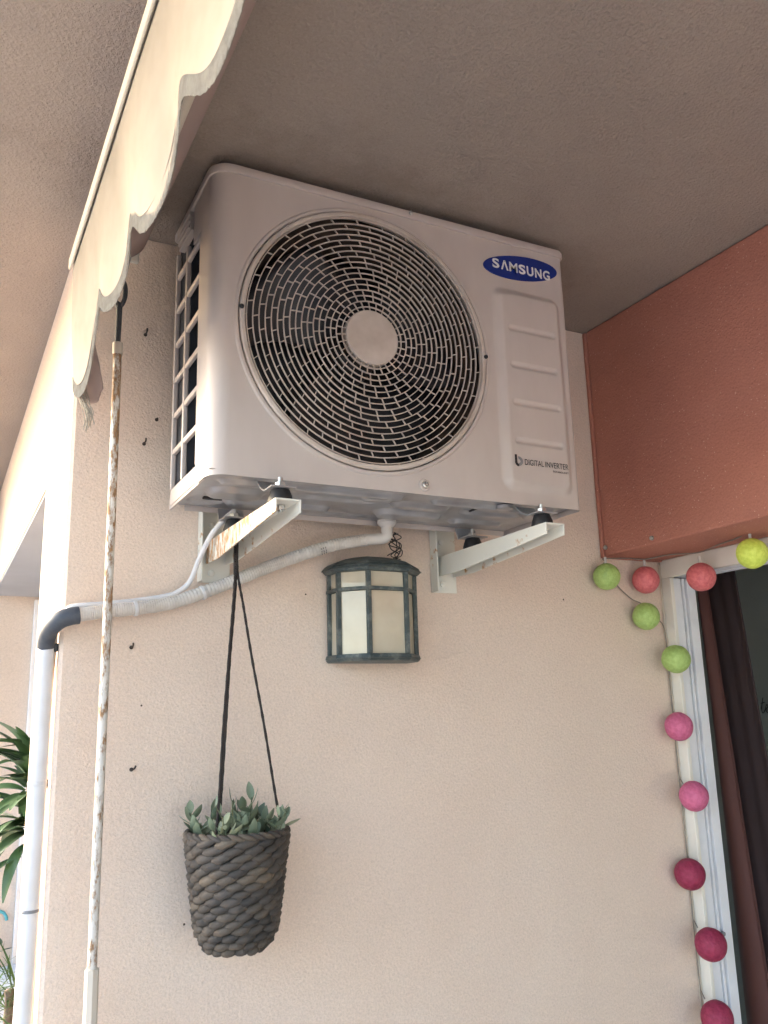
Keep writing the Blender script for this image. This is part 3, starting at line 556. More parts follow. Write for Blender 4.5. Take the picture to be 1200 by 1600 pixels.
# sheet feet of the unit that rest on the rubber mounts
for cx in (0.126, 0.6335):
    fo = MB(); z = 1.9235 + 0.0234
    ys = [(-0.371, z), (-0.334, z), (-0.318, z + 0.008), (-0.300, z + 0.0235)]
    fo.add([(cx - 0.021, y_, z_) for y_, z_ in ys] + [(cx + 0.021, y_, z_) for y_, z_ in ys], [(k_, k_ + 1, k_ + 5, k_ + 4) for k_ in range(3)])
    fo.build('mounting_foot', MT['tray'], ac, solid=0.0026)
    fo = MB()
    prof_ = [(-0.138, z), (-0.100, z), (-0.090, z + 0.024)]
    for (ya, za), (yb, zb) in zip(prof_, prof_[1:]): fo.add([(cx - 0.024, ya, za), (cx + 0.024, ya, za), (cx + 0.024, yb, zb), (cx - 0.024, yb, zb)], [(0, 1, 2, 3)])
    fo.build('mounting_foot', MT['tray'], ac, solid=0.0026)

# ================================================================ drain hose, elbow, down pipe
dp = thing('drain_pipe', 'white corrugated drain hose running to a dark elbow and white downpipe at the corner', 'drain pipe', (-0.167, 0.02, ZF))
hp = spline([(-0.128, -0.036, 1.7765), (-0.079, -0.036, 1.785), (-0.02, -0.034, 1.793), (0.043, -0.030, 1.806), (0.131, -0.030, 1.840), (0.20, -0.038, 1.870), (0.258, -0.048, 1.894), (0.34, -0.068, 1.922), (0.408, -0.085, 1.935)], 80)
hm = MB(); hm.tube(hp, [0.0119 + 0.0005 * math.sin(i * 1.15) + 0.0003 * math.sin(i * 0.17) for i in range(len(hp))], 18); hm.build('hose', MT['hose'], dp, smooth='all')
dv = (hp[541] - hp[540]).normalized(); sd_ = Vector((0.30, -0.85, -0.42)); sd_ = (sd_ - dv * sd_.dot(dv)).normalized(); ud_ = dv.cross(sd_)
for q in range(9):   # faint printed dashes on the hose
    c = hp[536 + 4 * (q % 3)] + (sd_ * math.cos((q // 3 - 1) * 0.45) + ud_ * math.sin((q // 3 - 1) * 0.45)) * 0.0131
    MB().tube([c - ud_ * 0.0016, c + ud_ * 0.0016], 0.0007, 5).build('print_dash', MT['black'], dp)
em = spline([(-0.122, -0.036, 1.777), (-0.135, -0.036, 1.775), (-0.151, -0.031, 1.769), (-0.163, -0.012, 1.757), (-0.167, 0.010, 1.743), (-0.167, 0.020, 1.728)], 6)
MB().tube(em, [0.0152] * len(em), 22).build('elbow', MT['elbow'], dp, smooth=True)
vp = MB(); zs = [1.735 - 0.004 * k for k in range(455)]
vp.tube([(-0.167 + 0.0012 * math.sin(z * 5), 0.020, z) for z in zs], [0.0142 + (0.0005 * math.sin(k * 1.4) if z > 1.5 else 0.0) for k, z in enumerate(zs)], 20); vp.build('downpipe', MT['pvc'], dp, smooth='all')
MB().lathe([(0.0143, 0), (0.0150, 0.0006), (0.0150, 0.004), (0.0143, 0.005)], (-0.167, 0.020, 1.30), 'z', 22).build('joint_ring', MT['greyprint'], dp, smooth=True)
for z in (1.497,): MB().lathe([(0.0144, 0), (0.0154, 0.001), (0.0154, 0.006), (0.0144, 0.007)], (-0.167, 0.020, z), 'z', 22).build('pipe_band', MT['pvc'], dp, smooth=True)
# drain nozzle under the tray
dn = MB(); dn.lathe([(0.019, 0.006), (0.0195, 0.0), (0.014, -0.006), (0.0115, -0.008), (0.0115, -0.022)], (0.444, -0.100, 1.967), 'z', 22)
dn.tube(spline([(0.444, -0.100, 1.952), (0.444, -0.100, 1.944), (0.439, -0.097, 1.938), (0.428, -0.092, 1.9365), (0.405, -0.084, 1.935)], 5), 0.0112, 18); dn.build('nozzle', MT['nozzle'], dp, smooth=True)
for (i, r) in ((150, 0.0138), (286, 0.0136)):
    d = (hp[i + 1] - hp[i]).normalized(); MB().tube([hp[i] - d * 0.0025, hp[i] + d * 0.0025], r, 20).build('cable_tie', MT['pvc'], dp, smooth=True)
# electric cable from the unit along the hose
cb = MB().tube(spline([(0.128, -0.110, 1.966), (0.112, -0.10, 1.950), (0.096, -0.075, 1.925), (0.082, -0.048, 1.885), (0.070, -0.030, 1.845), (0.050, -0.026, 1.826), (0.028, -0.024, 1.817), (-0.03, -0.024, 1.806), (-0.08, -0.026, 1.799), (-0.128, -0.026, 1.7935), (-0.140, -0.012, 1.788)], 8), 0.0048, 10).build('power_cable', MT['pvc'], None, smooth='all')
tag(cb, 'thin white cable curving down from the air conditioner onto the hose', 'cable')
cd = thing('conduit_cable', 'thin beige cable clipped to the sunlit edge of the corner', 'cable', (-0.15, 0.05, ZF))
MB().tube(spline([(-0.150, 0.018, 1.785), (-0.151, 0.020, 1.74), (-0.151, 0.042, 1.66), (-0.150, 0.062, 1.55), (-0.1505, 0.064, 1.3), (-0.150, 0.062, 0.9), (-0.150, 0.06, 0.3)], 8), 0.0035, 8).build('cable', MT['conduit'], cd, smooth='all')
for (y, z) in ((0.021, 1.726), (0.060, 1.497)): MB().box((-0.158, y - 0.006, z - 0.007), (-0.1462, y + 0.005, z + 0.007)).build('clip', MT['black'], cd, bevel=0.0012)

# ================================================================ lantern
LMX = 0.444; F_, W_, D_, D1 = 0.041, 0.0850, 0.095, 0.050
la = thing('wall_lantern', 'dark weathered metal wall lantern with milky panes below the drain nozzle', 'lantern', (LMX, 0, 1.70))
def plan(g=0.0, back=0.0): return [(LMX - W_ - g, -0.001), (LMX - W_ - g, -D1 - g * 0.41), (LMX - F_ - g * 0.41, -D_ - g), (LMX + F_ + g * 0.41, -D_ - g), (LMX + W_ + g, -D1 - g * 0.41), (LMX + W_ + g, -0.001)]
ZB0, ZB1, ZM = 1.708, 1.876, 1.838
def slab(z0, z1, g0, g1): 
    a, b = plan(g0), plan(g1); m = MB(); m.add([(x, y, z0) for x, y in a] + [(x, y, z1) for x, y in b], [tuple(range(5, -1, -1)), tuple(range(6, 12))] + [(i, (i + 1) % 6, 6 + (i + 1) % 6, 6 + i) for i in range(6)]); return m
slab(1.698, 1.7035, 0.003, 0.008).build('bottom_tray', MT['lantern'], la, bevel=0.0008)
slab(1.704, 1.712, 0.009, 0.006).build('bottom_rim', MT['lantern'], la, bevel=0.001)
slab(1.8725, 1.8785, 0.007, 0.013).build('top_rim', MT['lantern'], la, bevel=0.001)
slab(1.879, 1.8855, 0.016, 0.011).build('cap_rim', MT['lantern'], la, bevel=0.001)
cm = MB(); levels = [(1.886, 1.0), (1.893, 0.90), (1.902, 0.66), (1.909, 0.40), (1.914, 0.16), (1.9155, 0.03)]; CV = []
for z, s in levels:
    CV += [(LMX + (x - LMX) * s * 1.06, -0.002 + (y + 0.001) * (s * 0.97 + 0.03) * 1.06, z) for x, y in plan(0.006)]
cm.add(CV, [(i * 6 + j, i * 6 + (j + 1) % 6, (i + 1) * 6 + (j + 1) % 6, (i + 1) * 6 + j) for i in range(len(levels) - 1) for j in range(6)] + [tuple(range(30, 36)), tuple(range(5, -1, -1))])
cm.build('cap', MT['lantern'], la, bevel=0.0008)
MB().box((LMX - W_, -0.004, 1.70), (LMX + W_, -0.0005, 1.89)).build('back_plate', MT['lantern'], la)
P = plan(0.0)
for i, (x, y) in enumerate(P):
    rr = 0.0045; y_ = y if i not in (0, 5) else -0.006
    MB().box((x - rr, y_ - rr, 1.7122), (x + rr, y_ + rr, 1.8723)).build('post', MT['lantern'], la, bevel=0.0012)
for i in range(5):
    a = Vector((*P[i], 0)); b = Vector((*P[i + 1], 0)); d = (b - a).normalized(); nr = Vector((d.y, -d.x, 0)); nr = nr if nr.y < 0 or abs(nr.y) < 1e-6 else -nr
    if i == 0: nr = Vector((-1, 0, 0))
    if i == 4: nr = Vector((1, 0, 0))
    A, B = a + d * 0.0045, b - d * 0.0045
    m = MB(); off = nr * 0.0052; q = [A - d * 0.006 + off, B + d * 0.006 + off, B + d * 0.006 + off - nr * 0.0065, A - d * 0.006 + off - nr * 0.0065]
    m.prism([(v.x, v.y, ZM - 0.0035) for v in q], (0, 0, 0.007)); m.build('cross_bar', MT['lantern'], la, bevel=0.0012)
    for (z0, z1) in ((1.7125, ZM - 0.004), (ZM + 0.004, 1.872)):
        ii = nr * -0.003; tl = 0.0015 * random.uniform(-1, 1)
        m = MB(); m.add([tuple(A + ii + Vector((0, 0, z0))), tuple(B + ii + Vector((0, 0, z0))), tuple(B + ii + Vector((0, 0, z1)) + nr * tl), tuple(A + ii + Vector((0, 0, z1)) + nr * tl)], [(0, 1, 2, 3)])
        m.build('pane', MT['milk'], la, solid=0.002)
MB().tube([(LMX + W_ + 0.006, -0.03, 1.708), (LMX + W_ + 0.016, -0.033, 1.7085)], 0.002, 8).build('fixing_screw', MT['nail'], la)
# thin wire tangle above the lantern
wr = MB(); random.seed(5)
for k in range(6):
    x = 0.475 + 0.006 * k; pts = [(x - 0.004, -0.055 + 0.003 * k, 1.962)]
    for j in range(4): pts.append((0.485 + random.uniform(-0.014, 0.018), -0.05 + random.uniform(-0.012, 0.01), 1.950 - 0.012 * j))
    pts.append((0.470 + 0.006 * k, -0.05, 1.905 + random.uniform(-0.006, 0.008)))
    wr.tube(spline(pts, 6), 0.0011, 6)
o = wr.build('wire_tangle', MT['wire'], None, smooth='all'); tag(o, 'loose tangle of thin dark wire between lantern cap and air conditioner', 'wire')

# ================================================================ hanging planter
PX, PY = 0.139, -0.112
ZT_, ZB = 1.411, 1.234
pt = thing('hanging_basket', 'dark braided seagrass basket hanging by cords from the rusty bracket', 'basket', (PX, PY, ZB))
def prad(z):
    t = (z - ZB) / (ZT_ - ZB)
    r = 0.0615 + 0.0235 * t ** 0.9
    if t < 0.22: r -= 0.017 * (1 - t / 0.22) ** 2
    return r
inner = MB(); inner.lathe([(0.001, ZB + 0.004)] + [(prad(z) - 0.006, z) for z in [ZB + 0.006 + (ZT_ - ZB - 0.008) * i / 14 for i in range(15)]] + [(prad(ZT_) - 0.010, ZT_ - 0.004), (prad(ZT_) - 0.012, ZT_ - 0.03)], (PX, PY, 0), 'z', 40)
inner.build('basket_core', MT['basket'][2], pt, smooth='all')
MB().lathe([(0.0005, 0.0), (prad(ZT_) - 0.0125, 0.0)], (PX, PY, ZT_ - 0.02), 'z', 36).build('soil', MT['soil'], pt)
def strand_mesh(k, mt, L=0.0235, hgt=0.0080, dep=0.0074):
    m = MB(); prof = [(-1, 0.12), (-0.72, 0.66), (-0.25, 1.0), (0.3, 0.98), (0.75, 0.62), (1, 0.12)]; v = []
    for u, s in prof:
        for j in range(6):
            a = 2 * PI * j / 6; v.append((u * L, -dep * s * math.cos(a) + 0.004 * u * u, hgt * s * math.sin(a)))
    f = [(i * 6 + j, i * 6 + (j + 1) % 6, (i + 1) * 6 + (j + 1) % 6, (i + 1) * 6 + j) for i in range(5) for j in range(6)]
    m.add(v, f); return m.mesh('strand', mt, smooth='all')
SM = [strand_mesh(k, MT['basket'][k]) for k in range(5)]
random.seed(11); ROWS = 16; rest = MB(); camdir = math.atan2(-1.6022 - PY, -0.3382 - PX)
for r_ in range(ROWS):
    z = ZT_ - 0.007 - (ZT_ - ZB - 0.012) * r_ / (ROWS - 1); rad = prad(z); cnt = 15
    for j in range(cnt):
        a = 2 * PI * (j + 0.5 * (r_ % 2) - 0.10 * r_) / cnt + random.uniform(-0.03, 0.03)
        dz = random.uniform(-0.0012, 0.0012); s = rad / 0.088 * random.uniform(0.93, 1.1)
        slope = (prad(z + 0.004) - prad(z - 0.004)) / 0.008
        mtx = Matrix.Translation((PX + (rad - 0.0018) * math.cos(a), PY + (rad - 0.0018) * math.sin(a), z + dz)) @ Matrix.Rotation(a + PI / 2, 4, 'Z') @ Matrix.Rotation(math.atan(slope) * -1, 4, 'X') @ Matrix.Rotation(-0.26 + random.uniform(-0.08, 0.08), 4, 'Y') @ Matrix.Diagonal((s, 1, random.uniform(0.9, 1.12), 1))
        da = (a - camdir + PI) % (2 * PI) - PI
        if abs(da) < 1.85:
            inst('strand', random.choices(SM, weights=[4, 4, 3, 1.2, 3])[0], pt, mtx)
        else:
            me = SM[2]; rest.add([mtx @ v.co for v in me.vertices], [tuple(p.vertices) for p in me.polygons])
o = rest.build('rear_strands', MT['basket'][2], pt, smooth='all'); o['kind'] = 'stuff'
rim_pts = [(PX + (prad(ZT_) - 0.003) * math.cos(2 * PI * i / 60), PY + (prad(ZT_) - 0.003) * math.sin(2 * PI * i / 60), ZT_ + 0.0015 * math.sin(i * 2.1)) for i in range(60)]
MB().tube(rim_pts, 0.0042, 8, closed=True).build('rim_braid', MT['basket'][0], pt, smooth='all')
for i in range(30):
    a = 2 * PI * i / 30; mtx = Matrix.Translation((PX + (prad(ZT_) - 0.001) * math.cos(a), PY + (prad(ZT_) - 0.001) * math.sin(a), ZT_ + 0.001)) @ Matrix.Rotation(a + PI / 2, 4, 'Z') @ Matrix.Rotation(0.35, 4, 'Y') @ Matrix.Diagonal((0.72, 0.75, 0.62, 1))
    da = (a - camdir + PI) % (2 * PI) - PI
    inst('rim_strand', SM[random.choice([0, 1, 4, 3])], pt, mtx)
TOPR = (0.128, PY, 1.886)
att = [(PX - 0.053, PY - 0.054, ZT_), (PX - 0.010, PY + 0.074, ZT_), (PX + 0.074, PY - 0.012, ZT_)]
for i, a in enumerate(att):
    kn = (0.130 + 0.002 * i, PY, 1.856)
    pts = [Vector((0.128 + 0.003 * i, PY - 0.002 + 0.002 * i, 1.919)), Vector(kn)] + [Vector(kn).lerp(Vector(a), t) + Vector((0.0008 * math.sin(9 * t + i), 0, 0)) for t in (0.15, 0.35, 0.6, 0.85)] + [Vector(a), Vector(a) + Vector((0, 0, -0.014))]
    MB().tube(spline(pts, 10), [0.0024 + 0.0004 * math.sin(2.3 * k) for k in range(7 * 10 + 1)], 8).build('cord', MT['rope'], pt, smooth='all')
MB().tube([(0.131, PY, 1.918), (0.131, PY, 1.848)], 0.0045, 8).build('cord_knot', MT['rope'], pt, smooth='all')

# plant in the basket
def leaf_mesh(name, mt, L, Wd, curl=0.15, nu=6, fold=0.18, tipw=0.0):
    m = MB()
    def fn(u, v):
        s = math.sin(PI * min(1, (v * 0.93 + 0.05))) ** 0.75 * (1 - 0.15 * v) + tipw * 0
        x = (u - 0.5) * 2; wv = Wd * 0.5 * s
        return (x * wv, L * v, curl * L * v * v + fold * abs(x) * wv)
    m.grid(fn, 4, nu); return m.mesh(name, mt, smooth='all')
LM = [leaf_mesh('leaf', MT['sage'][k], 0.034, 0.0165, c) for k in range(3) for c in (0.1, 0.35)]
pl_ = thing('succulent_plant', 'small grey green leafy plant growing in the hanging basket', 'plant', (PX, PY, ZT_ - 0.02))
random.seed(21); st = MB()
for k in range(24):
    a = random.uniform(0, 2 * PI); r = 0.068 * math.sqrt(random.uniform(0.02, 1)); bx_, by_ = PX + r * math.cos(a), PY + r * math.sin(a)
    h = random.uniform(0.018, 0.055) * (1.25 if r < 0.03 else 1.0); lean = Vector((math.cos(a), math.sin(a), 0)) * 0.22 * r / 0.07
    if k in (3, 9): bx_, by_, h = PX + (0.012 if k == 3 else -0.012), PY - 0.015, 0.072
    top = Vector((bx_, by_, ZT_ - 0.018 + h)) + lean * h * 2
    st.tube(spline([(bx_, by_, ZT_ - 0.022), (bx_ + lean.x * h, by_ + lean.y * h, ZT_ - 0.02 + h * 0.5), top], 4), 0.0012, 6)
    nl = random.randint(5, 8)
    for q in range(nl):
        t = (q + 0.6) / nl; p0 = Vector((bx_, by_, ZT_ - 0.02)).lerp(top, 0.25 + 0.75 * t)
        az = a + q * 2.4 + random.uniform(-0.4, 0.4); el_ = random.uniform(-0.1, 0.7) + 0.6 * t
        s = random.uniform(0.5, 1.25) * (1.0 - 0.25 * t)
        mtx = Matrix.Translation(p0) @ Matrix.Rotation(az, 4, 'Z') @ Matrix.Rotation(el_, 4, 'X') @ Matrix.Rotation(random.uniform(-0.5, 0.5), 4, 'Y') @ Matrix.Scale(s, 4)
        inst('leaf', random.choices(LM, weights=[4, 4, 2, 2, 3, 3])[0], pl_, mtx)
st.build('stems', MT['stem'], pl_, smooth='all')

# ================================================================ awning
aw = thing('awning', 'retracted cream awning with scalloped fringed valance hanging below the ceiling', 'awning', (-0.12, -1.2, 2.40))
AY0, AY1 = -0.075, -3.7
MB().box((-0.172, AY1, 2.4045), (-0.106, AY0, 2.440)).build('front_bar', MT['rail'], aw, bevel=0.006, seg=3)
MB().box((-0.1765, AY1, 2.397), (-0.1715, AY0 + 0.004, 2.418)).build('rail_lip', MT['rail'], aw, bevel=0.0015)
rl = MB(); rl.lathe([(0.0, 0), (0.048, 0), (0.0505, -0.01), (0.0505, AY1 + 0.09), (0.0, AY1 + 0.09)], (-0.0945, -0.09, 2.478), 'y', 40); rl.build('fabric_roll', MT['shadefabric'], aw, smooth=True)
MB().box((-0.125, -0.088, 2.43), (-0.055, -0.078, ZC - 0.001)).build('end_plate', MT['rail'], aw, bevel=0.003)
MB().box((-0.115, -1.45, 2.515), (-0.075, -1.38, ZC - 0.001)).build('ceiling_bracket', MT['rail'], aw)
# folded arm with elbow
am = MB(); am.tube(spline([(-0.098, -1.5, 2.418), (-0.096, -0.9, 2.416), (-0.095, -0.55, 2.415), (-0.094, -0.45, 2.414)], 6), 0.0105, 12); arm_ = am.build('folding_arm', MT['rail'], aw, smooth=True)
MB().lathe([(0.0, -0.016), (0.017, -0.016), (0.019, -0.012), (0.019, 0.012), (0.017, 0.016), (0.0, 0.016)], (-0.092, -0.425, 2.414), 'z', 24).build('elbow_joint', MT['rail'], arm_, smooth=True)
def zbot(y):
    return 2.194 - 0.031 * math.cos(2 * PI * (y + 0.41) / 0.258) + 0.006 * math.sin(y * 5) - 0.028 * sm(-0.26, -0.10, y) + 0.018 * sm(-0.62, -0.42, y) * (1 - sm(-0.28, -0.14, y))
def valx(y, t):
    """t = 0 top, 1 bottom"""
    return -0.1685 + t * 0.019 + 0.0060 * t * math.sin(y * 24.35 + 0.6) + 0.0014 * t * math.sin(y * 43 + 2) + 0.004 * math.sin(PI * t) * math.sin(y * 12)
vm = MB(); NV = 800
VY0, VY1 = -0.082, -3.65
def vfn(u, v):
    y = VY0 + (VY1 - VY0) * u; zt = 2.403; zb = zbot(y); return (valx(y, v), y + 0.006 * v * math.sin(y * 30), zt + (zb - zt) * v)
vm.grid(vfn, NV, 22); val = vm.build('valance', MT['fabric'], aw, smooth='all', solid=0.0012)
# hem line and fringe
hemp = [(lambda y: (valx(y, 0.92) - 0.0013, y, zbot(y) + 0.020))(VY0 + (VY1 - VY0) * i / 400) for i in range(401)]
MB().tube(hemp, 0.0008, 5).build('hem_stitch', MT['fabric'], val, smooth='all')
fr = MB(); random.seed(2); yy = VY0
while yy > VY1:
    x = valx(yy, 1.0) - 0.0012; z = zbot(yy); ln_ = random.uniform(0.0012, 0.0038); wq = 0.0010
    dx, dy = random.uniform(-0.0006, 0.0006), random.uniform(-0.0006, 0.0006)
    zt = z + 0.021
    a_ = [(x - 0.0007, yy - wq, zt), (x - 0.0007, yy + wq, zt), (x - 0.0024, yy, zt), (x + dx, yy - wq * 0.6 + dy, z - ln_), (x + dx, yy + wq * 0.6 + dy, z - ln_), (x + dx - 0.0009, yy + dy, z - ln_)]
    fr.add(a_, [(0, 1, 4, 3), (1, 2, 5, 4), (2, 0, 3, 5)]); yy -= 0.0017
o = fr.build('fringe', MT['fringe'], val); o['kind'] = 'stuff'
# end of the valance folded round, with loose threads
fl = MB()
def ffn(u, v):
    xt = -0.1375; ztop, zbt = 2.275, 2.138; xr_ = -0.1375 + 0.032 * v ** 0.7
    rnd = 0.012 * max(0, v - 0.85) / 0.15
    x = -0.150 + (xr_ + 0.150 - rnd * u ** 6) * u; z = ztop + (zbt + 0.010 * (u - 0.4) ** 2 * 4 - ztop) * v
    return (x, -0.098 + 0.004 * math.sin(u * 3) - 0.010 * v * (1 - u), z)
fl.grid(ffn, 14, 14); fl.build('valance_fold', MT['shadefabric'], aw, smooth='all', solid=0.001)
th_ = MB()
for k in range(26):
    x0 = -0.152 + 0.012 * random.random(); y0 = -0.100 + 0.012 * random.uniform(-1, 1)
    pts = [(x0, y0, 2.165), (x0 + random.uniform(0, 0.008), y0 - 0.003, 2.14), (x0 + 0.008 + random.uniform(0, 0.010), y0 - 0.004, 2.12), (x0 + 0.013 + random.uniform(-0.003, 0.006), y0 - 0.004, 2.085 + random.uniform(0, 0.03))]
    th_.tube(spline(pts, 4), 0.0007, 4)
o = th_.build('loose_threads', MT['fringe'], aw, smooth='all'); o['kind'] = 'stuff'
# gear box with eye
gb = MB(); gb.lathe([(0.0, 0.03), (0.016, 0.03), (0.017, 0.0), (0.012, -0.02), (0.0, -0.02)], (-0.089, -0.100, 2.425), 'z', 20); gear = gb.build('gear_box', MT['nozzle'], aw, smooth=True)
ey = MB(); ey.tube([(-0.089, -0.1, 2.41), (-0.089, -0.1, 2.382)], 0.0085, 12)
ey.tube([(-0.089 + (0.0125 * math.cos(t)) * 0.70, -0.1 + 0.0125 * math.cos(t) * -0.5, 2.356 + 0.026 * math.sin(t)) for t in [2 * PI * i / 28 for i in range(28)]], 0.0042, 10, closed=True); ey.build('eye', MT['hookmetal'], gear, smooth=True)

# ================================================================ crank pole
cr_ = thing('awning_crank', 'rust spotted white crank pole hanging from the awning gear eye', 'crank pole', (-0.083, -0.1, 0.9))
hk = MB(); hk.tube(spline([(-0.0935, -0.092, 2.340), (-0.0915, -0.095, 2.336), (-0.089, -0.1, 2.331), (-0.0885, -0.1, 2.32), (-0.089, -0.1, 2.26), (-0.089, -0.1, 2.235)], 5), 0.0052, 10)
hk.tube([(-0.0935, -0.092, 2.340), (-0.096, -0.089, 2.344), (-0.098, -0.0875, 2.353)], 0.0052, 10); hk.build('hook', MT['hookmetal'], cr_, smooth=True)
def pole_pt(z): return (-0.0835 - 0.0055 * (z - 1.2) / 1.05 + 0.0012 * math.sin(z * 4), -0.1, z)
MB().tube([pole_pt(2.258), pole_pt(2.236)], 0.0088, 18).build('collar', MT['handle'], cr_, smooth=True)
MB().tube([pole_pt(2.237 - 0.03 * k) for k in range(36)], 0.0073, 14).build('shaft', MT['pole'], cr_, smooth=True)
hh = MB(); hh.tube([pole_pt(1.231), pole_pt(1.10), pole_pt(0.9)], 0.0108, 8); hh.build('handle', MT['handle'], cr_)

# ================================================================ nails in the wall
NL = [((-0.021, 2.328), 'bent nail high on the wall beside the awning hook'), ((-0.016, 2.107), 'nail in the wall level with the middle of the side grille'), ((-0.025, 1.726), 'nail in the wall just below the drain hose'), ((-0.017, 1.516), 'bent nail in the wall left of the planter cords'),
      ((-0.076, 2.115), 'stub of nail right beside the rusty pole'), ((0.006, 2.158), 'short nail close to the air conditioner side')]
for k, ((x, z), lab) in enumerate(NL):
    L_ = 0.016 if k < 4 else 0.008
    t = thing('nail', lab, 'nail', (x, 0, z), 'nails in the beige wall')
    dz = 0.007 if k < 4 else 0
    MB().tube(spline([(x, 0.001, z), (x, -L_ * 0.7, z + 0.001), (x + (0.002 if k == 3 else 0), -L_, z + dz * 0.3), (x + (0.004 if k == 3 else 0), -L_ - 0.001, z + dz)], 4), 0.0016, 8).build('shank', MT['nail'], t, smooth='all')
    MB().tube([(x, 0.0, z), (x, -0.0012, z)], 0.0035, 10).build('plug', MT['nail'], t)
o = MB().tube(spline([(-0.131, 0.001, 2.293), (-0.131, -0.03, 2.296), (-0.126, -0.05, 2.299), (-0.118, -0.052, 2.301)], 5), 0.0018, 8).build('wall_hook', MT['nail'], None, smooth='all'); tag(o, 'small bent hook in the wall next to the valance end', 'hook')

# ================================================================ sliding door
dr = thing('sliding_door_frame', 'cream and white sliding door frame under the terracotta box', 'door frame', (1.30, -0.9, ZF))
MB().box((XD - 0.003, -0.032, ZF), (XD + 0.008, -0.0015, 1.9062)).build('jamb_face', MT['frame'], dr, bevel=0.0015)
MB().box((XD - 0.003, -3.60, 1.9068), (XD + 0.008, -0.0015, 1.9515)).build('head_face', MT['frame'], dr, bevel=0.0015)
# the stepped jamb: white profiles with two grooves
for x0, x1, y in ((XD + 0.0082, 1.3005, -0.026), (1.3008, 1.3055, -0.020), (1.3058, 1.3125, -0.027), (1.3128, 1.318, -0.020), (1.3183, 1.345, -0.030)):
    MB().box((x0, y, ZF), (x1, 0.0 - 0.0012, 1.9062)).build('track', MT['track'], dr, bevel=0.0008)
for x0, x1, z in ((XD + 0.0082, 1.3005, 1.912), (1.3008, 1.3055, 1.920), (1.3058, 1.3125, 1.911), (1.3128, 1.318, 1.920), (1.3183, 1.345, 1.908)):
    MB().box((x0, -3.60, z), (x1, -0.0012, 1.9512)).build('head_track', MT['track'], dr, bevel=0.0008)
for z in (1.090, 1.065): MB().lathe([(0.0, -0.006), (0.005, -0.006), (0.006, 0.0)], (1.312, -0.031, z), 'y', 14).build('screw_cap', MT['greyprint'], dr, smooth=True)
MB().box((1.301, -0.0215, 1.775), (1.3053, -0.0202, 1.790)).build('latch_slot', MT['black'], dr)
ck = MB(); ckp = [(XD - 0.006 + random.uniform(-0.0012, 0.0012), -0.0025 + random.uniform(-0.001, 0.001), ZF + 0.02 + (1.945 - ZF - 0.02) * i / 160) for i in range(161)]
ck.tube(ckp, [0.0032 + random.uniform(-0.0008, 0.001) for _ in range(161)], 6); ck.build('sealant_bead', MT['caulk'], dr, smooth='all')

# curtain inside
ct = thing('curtain', 'dark brown curtain hanging just inside the open doorway', 'curtain', (1.47, 0, ZF))
def edge_l(z): return 0.069
def edge_m(z): return 0.039 - 0.0563 * (1.762 - z)
def edge_r(z): return -0.05 - 0.0693 * (1.934 - z)
cf = MB()
cf.grid(lambda u, v: (1.47 - 0.022 * math.sin(PI * u) ** 0.8, edge_l(0) + (edge_m(ZF + 0.05 + v * 2.3) - edge_l(0)) * u, ZF + 0.05 + v * 2.3), 18, 24); cf.build('curtain_fold', MT['curtain'], ct, smooth='all', solid=0.002)
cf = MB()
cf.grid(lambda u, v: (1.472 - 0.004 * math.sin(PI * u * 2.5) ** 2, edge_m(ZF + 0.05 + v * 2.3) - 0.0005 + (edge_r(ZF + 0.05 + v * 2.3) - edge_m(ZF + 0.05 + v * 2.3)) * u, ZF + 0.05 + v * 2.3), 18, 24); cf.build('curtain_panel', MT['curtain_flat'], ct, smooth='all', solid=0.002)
cf = MB(); cf.tube([(1.468, edge_m(ZF + 0.05 + k * 0.1) - 0.002, ZF + 0.05 + k * 0.1) for k in range(24)], 0.0022, 6); cf.build('curtain_hem', MT['curtain'], ct, smooth='all')

# handwritten letters on the room wall
tx = MB(); wy, wz, S = 0.872, 1.560, 0.060
def hand(pts): tx.tube(spline([(2.5985, wy - a * S, wz + b * S) for a, b in pts], 8), 0.0016, 6)
hand([(0.0, 0.25), (0.12, 0.55), (0.26, 0.98), (0.20, 0.80), (0.06, 0.22), (0.10, 0.02), (0.22, 0.06), (0.36, 0.28)])
hand([(0.04, 0.62), (0.22, 0.66), (0.36, 0.70)])
hand([(0.36, 0.26), (0.52, 0.34), (0.58, 0.48), (0.50, 0.54), (0.40, 0.36), (0.42, 0.10), (0.55, 0.04), (0.75, 0.26)])
o = tx.build('wall_lettering', MT['black'], None, smooth='all'); tag(o, 'black handwritten lettering on the grey room wall', 'lettering')

# ================================================================ ball lights
BALLS = [(1.058, -0.034, 1.899, 0.0315, 'b_green', 'green thread ball light just under the corner of the terracotta box'),
         (1.178, -0.036, 1.896, 0.0330, 'b_coral', 'coral red ball light on the wall beside the door frame top'),
         (1.168, -0.036, 1.808, 0.0325, 'b_green', 'green thread ball light hanging lowest beside the coral ball'),
         (1.222, -0.166, 1.886, 0.0330, 'b_coral', 'coral red ball light in front of the door opening'),
         (1.196, -0.335, 1.910, 0.0325, 'b_lime', 'bright lime yellow ball light below the terracotta box'),
         (1.228, -0.058, 1.706, 0.0330, 'b_green', 'green thread ball light on the cream door jamb'),
         (1.228, -0.045, 1.551, 0.0330, 'b_pink', 'upper one of the two light pink ball lights on the jamb'),
         (1.228, -0.070, 1.397, 0.0335, 'b_pink', 'lower one of the two light pink ball lights on the jamb'),
         (1.226, -0.036, 1.226, 0.0340, 'b_rasp', 'raspberry ball light nearest the pink ones, touching the wall'),
         (1.228, -0.075, 1.087, 0.0345, 'b_rasp', 'raspberry ball light in the middle of the three dark ones'),
         (1.228, -0.072, 0.941, 0.0345, 'b_rasp', 'lowest raspberry ball light, cut by the bottom of the picture')]
random.seed(9)
hooks = []
